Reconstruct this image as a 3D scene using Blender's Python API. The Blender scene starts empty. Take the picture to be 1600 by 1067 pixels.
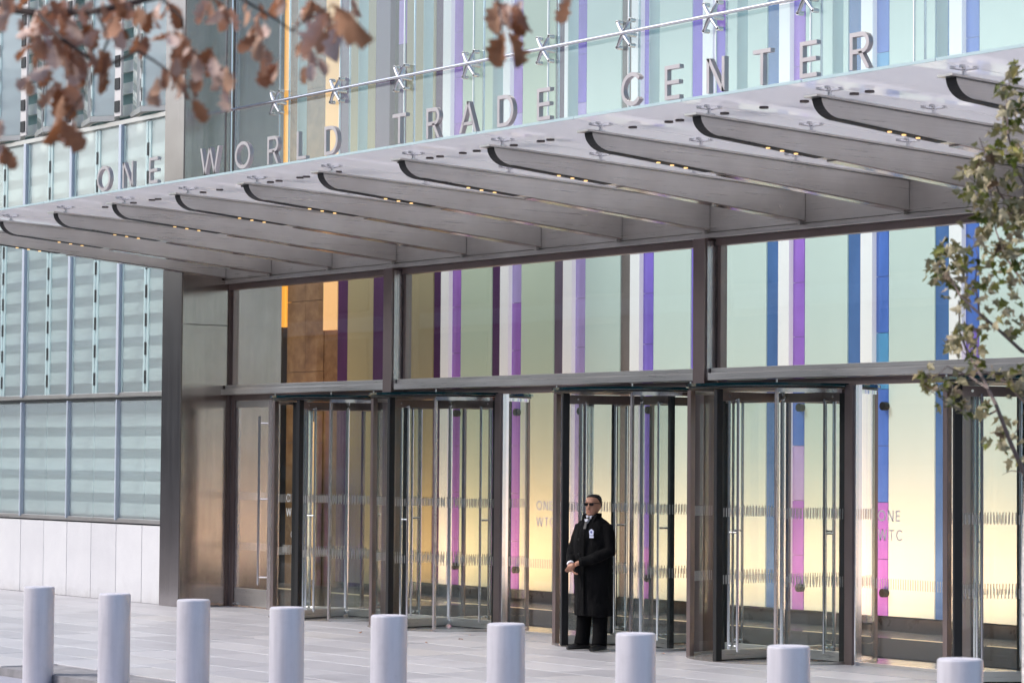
import bpy, bmesh, math, random
from mathutils import Vector, Matrix, Euler
rnd = random.Random(7)
R = math.radians
scene = bpy.context.scene

# ------------------------------------------------------------------ camera
cam = bpy.data.cameras.new('camera'); camo = bpy.data.objects.new('camera', cam)
scene.collection.objects.link(camo); scene.camera = camo
CH = 2.116
rr, uu, ff = ((0.58391, 0.81178, 0.00792), (0.03056, -0.03173, 0.99903), (-0.81124, 0.58310, 0.04334))
camo.matrix_world = Matrix(((rr[0], uu[0], -ff[0], 0), (rr[1], uu[1], -ff[1], 0), (rr[2], uu[2], -ff[2], CH), (0, 0, 0, 1)))
cam.lens = 36 * 4298.1 / 1600; cam.sensor_width = 36; cam.sensor_fit = 'HORIZONTAL'
cam.clip_end = 2000; cam.clip_start = 0.1
cam.dof.use_dof = True; cam.dof.focus_distance = 31.5; cam.dof.aperture_fstop = 3.7

# ------------------------------------------------------------------ world + sun
w = bpy.data.worlds.new('World'); scene.world = w; w.use_nodes = True
nt = w.node_tree; bg = nt.nodes['Background']
sky = nt.nodes.new('ShaderNodeTexSky'); sky.sky_type = 'NISHITA'; sky.sun_disc = False
SUN_AZ, SUN_EL = (-0.55, -0.83), R(46)
sky.sun_elevation = SUN_EL; sky.sun_rotation = math.atan2(SUN_AZ[0], SUN_AZ[1])
sky.air_density = 1.0; sky.dust_density = 3.0; sky.ozone_density = 1.2
nt.links.new(sky.outputs[0], bg.inputs[0]); bg.inputs[1].default_value = 0.14
sl = bpy.data.lights.new('sun', 'SUN'); slo = bpy.data.objects.new('sun', sl); scene.collection.objects.link(slo)
sl.energy = 1.5; sl.angle = R(11); sl.color = (1.0, 0.965, 0.92)
sd = Vector((SUN_AZ[0] * math.cos(SUN_EL), SUN_AZ[1] * math.cos(SUN_EL), math.sin(SUN_EL)))
slo.rotation_euler = sd.to_track_quat('Z', 'Y').to_euler()
scene.view_settings.view_transform = 'Standard'; scene.view_settings.look = 'None'
scene.view_settings.exposure = 0.82; scene.view_settings.gamma = 1
scene.cycles.use_denoising = True
scene.cycles.max_bounces = 10; scene.cycles.transparent_max_bounces = 40
scene.cycles.diffuse_bounces = 4; scene.cycles.glossy_bounces = 5; scene.cycles.sample_clamp_indirect = 6
scene.cycles.caustics_reflective = False; scene.cycles.caustics_refractive = False

# ------------------------------------------------------------------ material helpers
MATS = {}
def newmat(name):
    m = bpy.data.materials.new(name); m.use_nodes = True; MATS[name] = m
    return m, m.node_tree.nodes, m.node_tree.links, m.node_tree.nodes['Principled BSDF']
def texco(N, L, scale=(1, 1, 1), kind='Object'):
    tc = N.new('ShaderNodeTexCoord'); mp = N.new('ShaderNodeMapping'); mp.inputs['Scale'].default_value = scale
    L.new(tc.outputs[kind], mp.inputs[0]); return mp.outputs[0]
def noise(N, L, vec, scale=5, detail=4, rough=.55):
    n = N.new('ShaderNodeTexNoise'); n.inputs['Scale'].default_value = scale; n.inputs['Detail'].default_value = detail
    n.inputs['Roughness'].default_value = rough; L.new(vec, n.inputs['Vector']); return n.outputs['Fac']
def ramp(N, L, fac, stops):
    r = N.new('ShaderNodeValToRGB'); el = r.color_ramp.elements
    while len(el) < len(stops): el.new(.5)
    for e, (p, c) in zip(el, stops): e.position = p; e.color = (*c, 1)
    L.new(fac, r.inputs[0]); return r.outputs[0]
def maprange(N, L, fac, a, b, c, d):
    n = N.new('ShaderNodeMapRange'); n.inputs[1].default_value = a; n.inputs[2].default_value = b
    n.inputs[3].default_value = c; n.inputs[4].default_value = d; L.new(fac, n.inputs[0]); return n.outputs[0]
def bump(N, L, P, h, strength=.2, dist=.01):
    b = N.new('ShaderNodeBump'); b.inputs['Strength'].default_value = strength; b.inputs['Distance'].default_value = dist
    L.new(h, b.inputs['Height']); L.new(b.outputs[0], P.inputs['Normal'])
def simple(name, col, rough=.5, metal=0, var=0, vs=6, stretch=(1, 1, 1), bmp=0):
    m, N, L, P = newmat(name)
    P.inputs['Base Color'].default_value = (*col, 1); P.inputs['Roughness'].default_value = rough; P.inputs['Metallic'].default_value = metal
    if var or bmp:
        f = noise(N, L, texco(N, L, stretch), vs, 5)
        if var:
            c0 = tuple(max(0, c * (1 - var)) for c in col); c1 = tuple(min(1, c * (1 + var)) for c in col)
            L.new(ramp(N, L, f, [(.3, c0), (.7, c1)]), P.inputs['Base Color'])
            L.new(maprange(N, L, f, .3, .7, rough * .85, min(1, rough * 1.15)), P.inputs['Roughness'])
        if bmp: bump(N, L, P, f, bmp)
    return m
def steel(name, col, rough, stretch, bmp=.04, metal=.85):
    m, N, L, P = newmat(name)
    P.inputs['Metallic'].default_value = metal
    v = texco(N, L, stretch); f = noise(N, L, v, 3, 6, .65)
    big = noise(N, L, texco(N, L, (1, 1, 1)), 1.3, 3)
    c = ramp(N, L, f, [(.25, tuple(x * .91 for x in col)), (.75, tuple(x * 1.07 for x in col))])
    mx = N.new('ShaderNodeMix'); mx.data_type = 'RGBA'; mx.blend_type = 'MULTIPLY'; mx.inputs[0].default_value = 1
    L.new(c, mx.inputs[6]); L.new(ramp(N, L, big, [(.3, (.82, .80, .79)), (.7, (1, 1, 1))]), mx.inputs[7])
    L.new(mx.outputs[2], P.inputs['Base Color'])
    L.new(maprange(N, L, f, .2, .8, rough * .8, rough * 1.2), P.inputs['Roughness'])
    bump(N, L, P, f, bmp, .004)
    return m
def glass(name, tint=(.95, .98, .97), refl=1.0, haze=0, hazecol=(.8, .85, .85), rough=.01, wav=0, tlu=.5):
    m, N, L, P = newmat(name); N.remove(P); out = N['Material Output']
    tr = N.new('ShaderNodeBsdfTransparent'); tr.inputs[0].default_value = (*tint, 1)
    gl = N.new('ShaderNodeBsdfGlossy'); gl.inputs['Roughness'].default_value = rough
    base = tr.outputs[0]
    if haze:
        df = N.new('ShaderNodeBsdfDiffuse'); df.inputs[0].default_value = (*hazecol, 1)
        tl = N.new('ShaderNodeBsdfTranslucent'); tl.inputs[0].default_value = (*hazecol, 1)
        a = N.new('ShaderNodeMixShader'); a.inputs[0].default_value = tlu; L.new(df.outputs[0], a.inputs[1]); L.new(tl.outputs[0], a.inputs[2])
        b = N.new('ShaderNodeMixShader'); b.inputs[0].default_value = haze; L.new(tr.outputs[0], b.inputs[1]); L.new(a.outputs[0], b.inputs[2])
        base = b.outputs[0]
    fr = N.new('ShaderNodeLayerWeight'); fr.inputs[0].default_value = .5
    pw = N.new('ShaderNodeMath'); pw.operation = 'POWER'; pw.inputs[1].default_value = 4.5; L.new(fr.outputs['Facing'], pw.inputs[0])
    k = N.new('ShaderNodeMath'); k.operation = 'MULTIPLY_ADD'; k.inputs[1].default_value = .9 * refl; k.inputs[2].default_value = .04 * refl; k.use_clamp = True; L.new(pw.outputs[0], k.inputs[0])
    if wav:
        bp = N.new('ShaderNodeBump'); bp.inputs['Strength'].default_value = wav; bp.inputs['Distance'].default_value = .02
        L.new(noise(N, L, texco(N, L, (1, 1, .4)), 1.5, 1), bp.inputs['Height']); L.new(bp.outputs[0], gl.inputs['Normal'])
    mx = N.new('ShaderNodeMixShader'); L.new(k.outputs[0], mx.inputs[0]); L.new(base, mx.inputs[1]); L.new(gl.outputs[0], mx.inputs[2])
    L.new(mx.outputs[0], out.inputs[0]); return m
def emis(name, col, strength):
    m, N, L, P = newmat(name)
    P.inputs['Base Color'].default_value = (*col, 1); P.inputs['Emission Color'].default_value = (*col, 1); P.inputs['Emission Strength'].default_value = strength
    return m

steel('steel', (.66, .645, .62), .30, (.35, .35, 22), .004)
steel('steel_front', (.38, .35, .345), .20, (14, 14, .25), .04, 1.0)
steel('steel_vertical', (.56, .52, .52), .26, (14, 14, .25))
steel('steel_mirror', (.50, .44, .41), .16, (5, 5, .22), .10, 1.0)
steel('steel_bronze', (.27, .215, .205), .34, (30, 30, .4), .015)
steel('steel_letter', (.60, .56, .57), .34, (20, 20, 3))
simple('chrome', (.86, .86, .9), .14, 1)
simple('fitting', (.72, .72, .74), .22, 1)
simple('black_rubber', (.008, .008, .009), .55)
simple('black_steel', (.02, .02, .022), .4, .3)
simple('dark_disc', (.10, .085, .085), .45, .5)
glass('clear_glass', (.93, .965, .955), 1.5, wav=.04)
glass('door_glass', (.93, .955, .95), .9)
glass('upper_glass', (.86, .93, .935), 1.4, haze=.035, hazecol=(.8, .85, .9), wav=.03)
glass('fin_glass', (.85, .93, .935), 1.7, haze=.30, hazecol=(.92, .965, .99), wav=.08)
glass('fin_glass_pale', (.82, .92, .94), 1.7, haze=.66, hazecol=(.90, .95, .97), wav=.06)
glass('canopy_glass', (.88, .88, .92), 1.0, haze=.74, hazecol=(.98, .965, .985), rough=.03, tlu=.8)
glass('teal_glass', (.05, .28, .33), 1.3, haze=.3, hazecol=(.01, .12, .15))
glass('edge_glass', (.7, .88, .9), 1.0, haze=.72, hazecol=(.84, .95, .96))
glass('frit_dash', (.95, .95, .95), .5, haze=.42, hazecol=(.80, .78, .76), rough=.3)
simple('glass_etch', (.62, .62, .62), .7)

m, N, L, P = newmat('granite')
v = texco(N, L, (1, 1, 1), 'Object'); sp = noise(N, L, v, 130, 3, .7); big = noise(N, L, v, 2.2, 5)
c1 = ramp(N, L, sp, [(.28, (.30, .30, .33)), (.42, (.60, .60, .615)), (.7, (.72, .72, .74))])
mx = N.new('ShaderNodeMix'); mx.data_type = 'RGBA'; mx.blend_type = 'MULTIPLY'; mx.inputs[0].default_value = 1
L.new(c1, mx.inputs[6]); L.new(ramp(N, L, big, [(.3, (.92, .92, .93)), (.7, (1, 1, 1))]), mx.inputs[7]); L.new(mx.outputs[2], P.inputs['Base Color'])
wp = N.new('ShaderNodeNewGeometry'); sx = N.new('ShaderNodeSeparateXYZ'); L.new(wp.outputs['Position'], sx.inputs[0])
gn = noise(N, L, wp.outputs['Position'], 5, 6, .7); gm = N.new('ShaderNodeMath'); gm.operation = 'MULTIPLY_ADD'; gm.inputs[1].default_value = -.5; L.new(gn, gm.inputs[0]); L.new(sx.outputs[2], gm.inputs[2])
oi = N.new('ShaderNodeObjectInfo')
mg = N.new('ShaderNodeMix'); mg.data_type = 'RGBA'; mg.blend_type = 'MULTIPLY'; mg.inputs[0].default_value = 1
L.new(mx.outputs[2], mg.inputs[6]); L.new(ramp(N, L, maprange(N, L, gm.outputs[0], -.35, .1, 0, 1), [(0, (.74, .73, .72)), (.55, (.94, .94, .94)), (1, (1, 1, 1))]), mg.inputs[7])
mh = N.new('ShaderNodeMix'); mh.data_type = 'RGBA'; mh.blend_type = 'MULTIPLY'; mh.inputs[0].default_value = 1
L.new(mg.outputs[2], mh.inputs[6]); L.new(ramp(N, L, oi.outputs['Random'], [(0, (.93, .93, .94)), (1, (1, 1, 1))]), mh.inputs[7]); L.new(mh.outputs[2], P.inputs['Base Color'])
P.inputs['Roughness'].default_value = .6; bump(N, L, P, sp, .12, .003)

m, N, L, P = newmat('paving')
oi = N.new('ShaderNodeObjectInfo')
v = texco(N, L, (1, 1, 1), 'Object'); sp = noise(N, L, v, 90, 3, .7); st = noise(N, L, texco(N, L, (.7, 6, 1), 'Object'), 3, 6, .7)
wn = N.new('ShaderNodeTexWhiteNoise'); wn.noise_dimensions = '1D'; L.new(oi.outputs['Random'], wn.inputs['W'])
c0 = ramp(N, L, wn.outputs['Value'], [(0, (.40, .397, .415)), (.5, (.455, .452, .47)), (.85, (.52, .515, .53)), (1, (.50, .485, .475))])
mx = N.new('ShaderNodeMix'); mx.data_type = 'RGBA'; mx.blend_type = 'MULTIPLY'; mx.inputs[0].default_value = 1
L.new(c0, mx.inputs[6]); L.new(ramp(N, L, sp, [(.3, (.78, .78, .8)), (.65, (1, 1, 1))]), mx.inputs[7])
mx2 = N.new('ShaderNodeMix'); mx2.data_type = 'RGBA'; mx2.blend_type = 'MULTIPLY'; mx2.inputs[0].default_value = 1
L.new(mx.outputs[2], mx2.inputs[6]); L.new(ramp(N, L, st, [(.3, (.8, .8, .82)), (.5, (.95, .95, .96)), (.72, (1.1, 1.08, 1.07))]), mx2.inputs[7])
wp = N.new('ShaderNodeNewGeometry'); stn = noise(N, L, wp.outputs['Position'], .9, 7, .68)
mx3 = N.new('ShaderNodeMix'); mx3.data_type = 'RGBA'; mx3.blend_type = 'MULTIPLY'; mx3.inputs[0].default_value = 1
L.new(mx2.outputs[2], mx3.inputs[6]); L.new(ramp(N, L, stn, [(.30, (.80, .79, .79)), (.45, (.97, .97, .97)), (.6, (1, 1, 1)), (.75, (1.05, 1.02, .98))]), mx3.inputs[7])
spt = noise(N, L, wp.outputs['Position'], 14, 3, .6)
mx4 = N.new('ShaderNodeMix'); mx4.data_type = 'RGBA'; mx4.blend_type = 'MULTIPLY'; mx4.inputs[0].default_value = 1
L.new(mx3.outputs[2], mx4.inputs[6]); L.new(ramp(N, L, spt, [(.22, (.62, .6, .6)), (.28, (1, 1, 1))]), mx4.inputs[7])
L.new(mx4.outputs[2], P.inputs['Base Color'])
L.new(maprange(N, L, st, .3, .7, .32, .55), P.inputs['Roughness']); bump(N, L, P, sp, .15, .003)

simple('mortar', (.22, .215, .225), .8, 0, .25, 6)
simple('asphalt', (.055, .055, .062), .85, 0, .3, 30, bmp=.2)
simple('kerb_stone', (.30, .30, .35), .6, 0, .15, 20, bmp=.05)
m, N, L, P = newmat('bollard_paint')
v = texco(N, L, (1, 1, 1)); oi = N.new('ShaderNodeObjectInfo'); mo = N.new('ShaderNodeVectorMath'); mo.operation = 'ADD'; L.new(v, mo.inputs[0])
mu = N.new('ShaderNodeMath'); mu.operation = 'MULTIPLY'; mu.inputs[1].default_value = 40; L.new(oi.outputs['Random'], mu.inputs[0]); L.new(mu.outputs[0], mo.inputs[1])
mv = N.new('ShaderNodeMapping'); mv.inputs['Scale'].default_value = (9, 9, .7); L.new(mo.outputs[0], mv.inputs[0])
stk = noise(N, L, mv.outputs[0], 2.2, 5); sc = noise(N, L, mo.outputs[0], 9, 8, .75)
c1 = ramp(N, L, stk, [(.3, (.565, .548, .595)), (.7, (.64, .622, .665))])
mx = N.new('ShaderNodeMix'); mx.data_type = 'RGBA'; mx.blend_type = 'MULTIPLY'; mx.inputs[0].default_value = 1
L.new(c1, mx.inputs[6]); L.new(ramp(N, L, sc, [(.24, (.35, .33, .34)), (.30, (.93, .93, .93)), (.5, (1, 1, 1))]), mx.inputs[7]); L.new(mx.outputs[2], P.inputs['Base Color'])
P.inputs['Metallic'].default_value = .3; L.new(maprange(N, L, stk, .3, .7, .30, .46), P.inputs['Roughness'])
simple('bollard_cap', (.68, .66, .72), .4, .2)
simple('lobby_floor', (.26, .245, .24), .2, 0, .12, 5)
simple('mat_carpet', (.028, .028, .031), .95, 0, .35, 160, bmp=.3)
simple('plinth', (.045, .044, .047), .3, .4, .1, 4)
simple('white_panel', (.86, .85, .86), .5)
simple('slat_pale', (.95, .92, .87), .5, .0)
simple('slat_back', (.40, .55, .55), .6)
simple('mullion_blue', (.52, .57, .66), .4, .4)
simple('fin_ladder', (.62, .60, .60), .5)
simple('lobby_dark', (.10, .085, .085), .5)
m, N, L, P = newmat('marble')
v = texco(N, L, (1, 1, 1), 'Object'); f1 = noise(N, L, v, 3.5, 9, .7); 
L.new(ramp(N, L, f1, [(.30, (.17, .085, .035)), (.52, (.30, .165, .075)), (.66, (.38, .235, .12)), (.72, (.55, .41, .27)), (.76, (.34, .2, .10))]), P.inputs['Base Color']); P.inputs['Roughness'].default_value = .22
emis('amber_strip', (1.0, .42, .05), .62)
emis('amber_panel', (.95, .55, .24), .36)
emis('led', (1.0, .62, .25), .85)
emis('uplight_lens', (1.0, .75, .48), .25)
# back-lit etched glass panels of the lobby wall
def litpanel(name, col, e, ecol=None):
    ecol = ecol or col
    m, N, L, P = newmat(name)
    f = noise(N, L, texco(N, L, (1, 1, .25)), 1.1, 2)
    L.new(ramp(N, L, f, [(.3, tuple(x * .93 for x in col)), (.7, col)]), P.inputs['Base Color'])
    P.inputs['Roughness'].default_value = .32; P.inputs['Emission Color'].default_value = (*ecol, 1); P.inputs['Emission Strength'].default_value = e
    return m
BACK = .13
litpanel('panel_aqua', (.68, .735, .71), BACK, (.50, .84, .80))
litpanel('panel_green', (.62, .66, .55), BACK * .9, (.50, .78, .60))
litpanel('panel_olive', (.44, .38, .22), BACK * .5)
litpanel('panel_white', (.90, .88, .91), .21)
def dich(name, col, e=.14):
    m, N, L, P = newmat(name)
    f = noise(N, L, texco(N, L, (1, 1, .5)), 3, 5)
    lw = N.new('ShaderNodeLayerWeight'); 
    L.new(ramp(N, L, f, [(.3, tuple(x * .8 for x in col)), (.7, tuple(min(1, x * 1.1) for x in col))]), P.inputs['Base Color'])
    P.inputs['Roughness'].default_value = .08; P.inputs['Emission Color'].default_value = (*col, 1); P.inputs['Emission Strength'].default_value = e
    return m
for nm, c in dict(blue=(.10, .20, .62), deepblue=(.09, .18, .42), azure=(.12, .36, .66), teal=(.10, .34, .42), violet=(.24, .16, .66), purple=(.36, .17, .66),
                  magenta=(.36, .16, .60), lilac=(.46, .36, .72), plum=(.10, .03, .13), greybrown=(.22, .19, .19), greyplum=(.16, .12, .19), edgegreen=(.14, .36, .32)).items():
    dich('dichroic_' + nm, c, .13 if nm not in ('plum', 'greybrown', 'greyplum') else .06)

# skin, cloth, foliage
m, N, L, P = newmat('skin'); P.inputs['Base Color'].default_value = (.43, .215, .135, 1); P.inputs['Roughness'].default_value = .5
P.inputs['Subsurface Weight'].default_value = .08; P.inputs['Subsurface Radius'].default_value = (.02, .008, .004)
simple('lip', (.33, .13, .10), .5)
simple('hair', (.008, .007, .007), .8, 0, .4, 90, bmp=.3)
m, N, L, P = newmat('coat_cloth'); P.inputs['Base Color'].default_value = (.0035, .0035, .004, 1); P.inputs['Roughness'].default_value = .9
P.inputs['Specular IOR Level'].default_value = .15
bump(N, L, P, noise(N, L, texco(N, L, (4, 4, 1.4)), 3.2, 4), .7, .05)
simple('trouser_cloth', (.003, .003, .0035), .95, 0, 0, 5, bmp=.3); MATS['trouser_cloth'].node_tree.nodes['Principled BSDF'].inputs['Specular IOR Level'].default_value = .12
simple('shoe_leather', (.008, .008, .008), .3)
simple('shirt', (.75, .76, .82), .7)
simple('lens_dark', (.01, .008, .007), .08)
simple('badge', (.62, .65, .82), .5); simple('badge_blue', (.10, .13, .34), .5)
m, N, L, P = newmat('oak_leaf')
oi = N.new('ShaderNodeObjectInfo')
f = noise(N, L, texco(N, L), 14, 4)
ad = N.new('ShaderNodeMath'); ad.operation = 'MULTIPLY_ADD'; ad.inputs[1].default_value = .35; L.new(f, ad.inputs[0]); L.new(oi.outputs['Random'], ad.inputs[2])
L.new(ramp(N, L, ad.outputs[0], [(.10, (.20, .07, .035)), (.35, (.42, .20, .11)), (.65, (.58, .36, .25)), (.92, (.74, .56, .49)), (1.0, (.66, .5, .44))]), P.inputs['Base Color'])
P.inputs['Roughness'].default_value = .7
P.inputs['Transmission Weight'].default_value = 0
tl = N.new('ShaderNodeBsdfTranslucent'); tl.inputs[0].default_value = (.5, .2, .08, 1); ms = N.new('ShaderNodeMixShader'); ms.inputs[0].default_value = .22
L.new(P.outputs[0], ms.inputs[1]); L.new(tl.outputs[0], ms.inputs[2]); L.new(ms.outputs[0], N['Material Output'].inputs[0])
def leafmat(name, stops):
    m, N, L, P = newmat(name)
    g = N.new('ShaderNodeNewGeometry'); oi = N.new('ShaderNodeObjectInfo')
    a = N.new('ShaderNodeMath'); a.operation = 'ADD'; L.new(g.outputs['Random Per Island'], a.inputs[0]); L.new(oi.outputs['Random'], a.inputs[1])
    fr = N.new('ShaderNodeMath'); fr.operation = 'FRACT'; L.new(a.outputs[0], fr.inputs[0])
    c = ramp(N, L, fr.outputs[0], stops)
    bk = N.new('ShaderNodeMix'); bk.data_type = 'RGBA'; L.new(g.outputs['Backfacing'], bk.inputs[0]); L.new(c, bk.inputs[6]); bk.inputs[7].default_value = (.40, .35, .22, 1)
    L.new(bk.outputs[2], P.inputs['Base Color']); P.inputs['Roughness'].default_value = .55
    tl = N.new('ShaderNodeBsdfTranslucent'); L.new(c, tl.inputs[0]); ms = N.new('ShaderNodeMixShader'); ms.inputs[0].default_value = .25
    L.new(P.outputs[0], ms.inputs[1]); L.new(tl.outputs[0], ms.inputs[2]); L.new(ms.outputs[0], N['Material Output'].inputs[0])
leafmat('maple_leaf', [(0, (.06, .085, .008)), (.4, (.13, .16, .02)), (.62, (.25, .24, .05)), (.78, (.36, .29, .13)), (.9, (.50, .40, .30)), (1, (.10, .06, .03))])
simple('twig', (.17, .13, .12), .8, 0, .3, 30)
simple('oak_twig', (.07, .05, .045), .85, 0, .3, 40)
simple('pale_bark', (.55, .52, .50), .75, 0, .35, 9, (1, 1, 5), .3)
simple('oak_bark', (.12, .09, .07), .9, 0, .4, 12, (1, 1, .3), .5)
simple('brick_tan', (.42, .33, .27), .8, 0, .12, 3)
simple('stone_pale', (.55, .52, .48), .7, 0, .1, 3)
simple('window_dark', (.03, .05, .06), .08)

# ------------------------------------------------------------------ mesh helpers
class MB:
    def __init__(s): s.v = []; s.f = []
    def quad(s, a, b, c, d): i = len(s.v); s.v += [a, b, c, d]; s.f.append((i, i + 1, i + 2, i + 3)); return s
    def box(s, x0, x1, y0, y1, z0, z1):
        i = len(s.v)
        s.v += [(x0, y0, z0), (x1, y0, z0), (x1, y1, z0), (x0, y1, z0), (x0, y0, z1), (x1, y0, z1), (x1, y1, z1), (x0, y1, z1)]
        s.f += [tuple(i + k for k in q) for q in ((0, 3, 2, 1), (4, 5, 6, 7), (0, 1, 5, 4), (1, 2, 6, 5), (2, 3, 7, 6), (3, 0, 4, 7))]; return s
    def prism(s, pts, axis, a, b):
        # pts: 2D polygon (ccw); axis 'x': pts=(y,z); 'y': pts=(x,z); 'z': pts=(x,y)
        f = {'x': lambda p, t: (t, p[0], p[1]), 'y': lambda p, t: (p[0], t, p[1]), 'z': lambda p, t: (p[0], p[1], t)}[axis]
        i = len(s.v); n = len(pts); s.v += [f(p, a) for p in pts] + [f(p, b) for p in pts]
        s.f.append(tuple(i + k for k in range(n))[::-1]); s.f.append(tuple(i + n + k for k in range(n)))
        for k in range(n): s.f.append((i + k, i + (k + 1) % n, i + n + (k + 1) % n, i + n + k))
        return s
    def tube(s, pts, rad, n=8, cap=True, squash=None):
        pts = [Vector(p) for p in pts]; m = len(pts)
        if not hasattr(rad, '__len__'): rad = [rad] * m
        i0 = len(s.v); up = None
        for k, p in enumerate(pts):
            d = (pts[min(k + 1, m - 1)] - pts[max(k - 1, 0)]).normalized()
            if up is None: up = d.orthogonal().normalized()
            a = (up - d * up.dot(d)).normalized(); up = a; b = d.cross(a)
            for j in range(n):
                t = 2 * math.pi * j / n; q = p + (a * math.cos(t) + b * math.sin(t)) * rad[k]; s.v.append(tuple(q))
        for k in range(m - 1):
            for j in range(n):
                a0 = i0 + k * n + j; a1 = i0 + k * n + (j + 1) % n; s.f.append((a0, a1, a1 + n, a0 + n))
        if cap: s.f.append(tuple(i0 + j for j in range(n))[::-1]); s.f.append(tuple(i0 + (m - 1) * n + j for j in range(n)))
        return s
    def cyl(s, c, r, z0, z1, n=24): return s.tube([(c[0], c[1], z0), (c[0], c[1], z1)], r, n)
    def loft(s, rings):
        # rings: list of lists of points, closed
        i0 = len(s.v); n = len(rings[0])
        for r in rings: s.v += [tuple(p) for p in r]
        for k in range(len(rings) - 1):
            for j in range(n):
                a = i0 + k * n + j; b = i0 + k * n + (j + 1) % n; s.f.append((a, b, b + n, a + n))
        s.f.append(tuple(i0 + j for j in range(n))[::-1]); s.f.append(tuple(i0 + (len(rings) - 1) * n + j for j in range(n))); return s
    def arc(s, c, r0, r1, a0, a1, z0, z1, n=14):
        # curved wall between radii r0<r1, angles in degrees
        i = len(s.v)
        for k in range(n + 1):
            t = R(a0 + (a1 - a0) * k / n); cx, sy = math.cos(t), math.sin(t)
            for r, z in ((r0, z0), (r1, z0), (r1, z1), (r0, z1)): s.v.append((c[0] + r * cx, c[1] + r * sy, z))
        for k in range(n):
            a = i + k * 4
            for j in range(4): s.f.append((a + j, a + (j + 1) % 4, a + 4 + (j + 1) % 4, a + 4 + j))
        s.f.append((i, i + 3, i + 2, i + 1)); e = i + n * 4; s.f.append((e, e + 1, e + 2, e + 3)); return s
    def xf(s, M, start=0):
        for k in range(start, len(s.v)): s.v[k] = tuple(M @ Vector(s.v[k]))
        return s
    def mesh(s, name):
        me = bpy.data.meshes.new(name); me.from_pydata(s.v, [], s.f); me.update()
        bm = bmesh.new(); bm.from_mesh(me); bmesh.ops.recalc_face_normals(bm, faces=bm.faces); bm.to_mesh(me); bm.free()
        return me
    def build(s, name, mat, parent=None, smooth=False, bevel=0, loc=None, rot=None, kind=None):
        me = s.mesh(name); return link(name, me, mat, parent, smooth, bevel, loc, rot, kind)
COL = scene.collection
def link(name, me, mat=None, parent=None, smooth=False, bevel=0, loc=None, rot=None, kind=None):
    if mat and not me.materials: me.materials.append(MATS[mat])
    if smooth:
        me.polygons.foreach_set('use_smooth', [True] * len(me.polygons))
        try: me.set_sharp_from_angle(angle=R(40))
        except Exception: pass
    o = bpy.data.objects.new(name, me); COL.objects.link(o)
    if parent: o.parent = parent
    if loc is not None: o.location = loc
    if rot is not None: o.rotation_euler = rot
    if bevel:
        b = o.modifiers.new('bevel', 'BEVEL'); b.width = bevel; b.segments = 2; b.limit_method = 'ANGLE'
    if kind: o['kind'] = kind
    return o
def tag(o, label=None, cat=None, group=None, kind=None):
    if label: o['label'] = label
    if cat: o['category'] = cat
    if group: o['group'] = group
    if kind: o['kind'] = kind
    return o
def thing(name, label, cat, loc=(0, 0, 0), rz=0, group=None):
    o = bpy.data.objects.new(name, None); COL.objects.link(o); o.location = loc; o.rotation_euler = (0, 0, rz)
    o.empty_display_size = .2
    return tag(o, label, cat, group, 'thing')
def struct(o): o['kind'] = 'structure'; return o
def copytree(o, parent=None):
    c = o.copy(); COL.objects.link(c); c.parent = parent
    for ch in list(o.children): copytree(ch, c)
    return c

# ------------------------------------------------------------------ key dimensions
YG, YW, YP = 19.95, 19.2, 19.1        # lobby glazing plane, granite wall plane, pier front
YI = 24.4                             # lobby feature wall
XR = -34.66                           # face of the steel pier
CX = [-30.26, -23.86, -17.46]         # steel columns
DX = [-31.49, -29.03, -25.09, -22.63, -18.69]
DA = [-74, -87, -108, -88, -118]
XE = -9.0                             # right end of what is built

# ------------------------------------------------------------------ ground
g = MB().box(-400, 400, -400, 400, -.30, -.13).build('ground', 'asphalt'); struct(g)
pz = MB().prism([(-70, 11.0), (20, 13.3), (20, 20.0), (-70, 20.0)], 'z', -.12, -.012).build('plaza', 'mortar'); struct(pz)
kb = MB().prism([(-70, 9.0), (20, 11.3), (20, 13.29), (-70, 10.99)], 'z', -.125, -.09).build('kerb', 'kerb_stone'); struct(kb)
sw_, sh_ = 1.28, .64
slab = MB().box(-sw_ / 2 + .006, sw_ / 2 - .006, -sh_ / 2 + .006, sh_ / 2 - .006, -.03, 0)
sme = slab.mesh('paving_slab')
bmm = bmesh.new(); bmm.from_mesh(sme); bmesh.ops.bevel(bmm, geom=[e for e in bmm.edges if all(v.co.z > -.001 for v in e.verts)], offset=.004, segments=1, affect='EDGES'); bmm.to_mesh(sme); bmm.free()
sme.materials.append(MATS['paving'])
def edgeY(x): return 12.117 + (x + 25.68) * .0256
ns = 0
def inview(x, y):
    d = Vector((x, y, -CH)); q = Vector((d.dot(Vector(rr)), d.dot(Vector(uu)), d.dot(Vector(ff))))
    if q.z < 1: return False
    px = 800 + 4298 * q.x / q.z; py = 533.5 - 4298 * q.y / q.z
    return -60 < px < 1660 and py < 1100
row = 0; y = 19.19 - sh_ / 2
restm = MB()
while y > 11.8:
    off = (row % 3) * sw_ / 3
    k = 0; x = -46 + off
    while x < -11:
        if y - sh_ / 2 > edgeY(x + sw_ / 2) + .02 and inview(x, y):
            o = bpy.data.objects.new('paving_slab', sme); COL.objects.link(o); o.parent = pz
            o.location = (x, y, rnd.uniform(-.0012, .0012)); o.rotation_euler = (rnd.uniform(-.0012, .0012), rnd.uniform(-.0012, .0012), 0); ns += 1
        x += sw_
    y -= sh_; row += 1
# threshold strip between slabs and glazing
MB().box(-34.6, XE, 19.2, 19.99, -.011, .003).build('threshold', 'paving', pz)
lf = MB().box(-50, XE, 20.0, 24.6, -.10, 0).build('lobby_floor', 'lobby_floor'); struct(lf)

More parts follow.
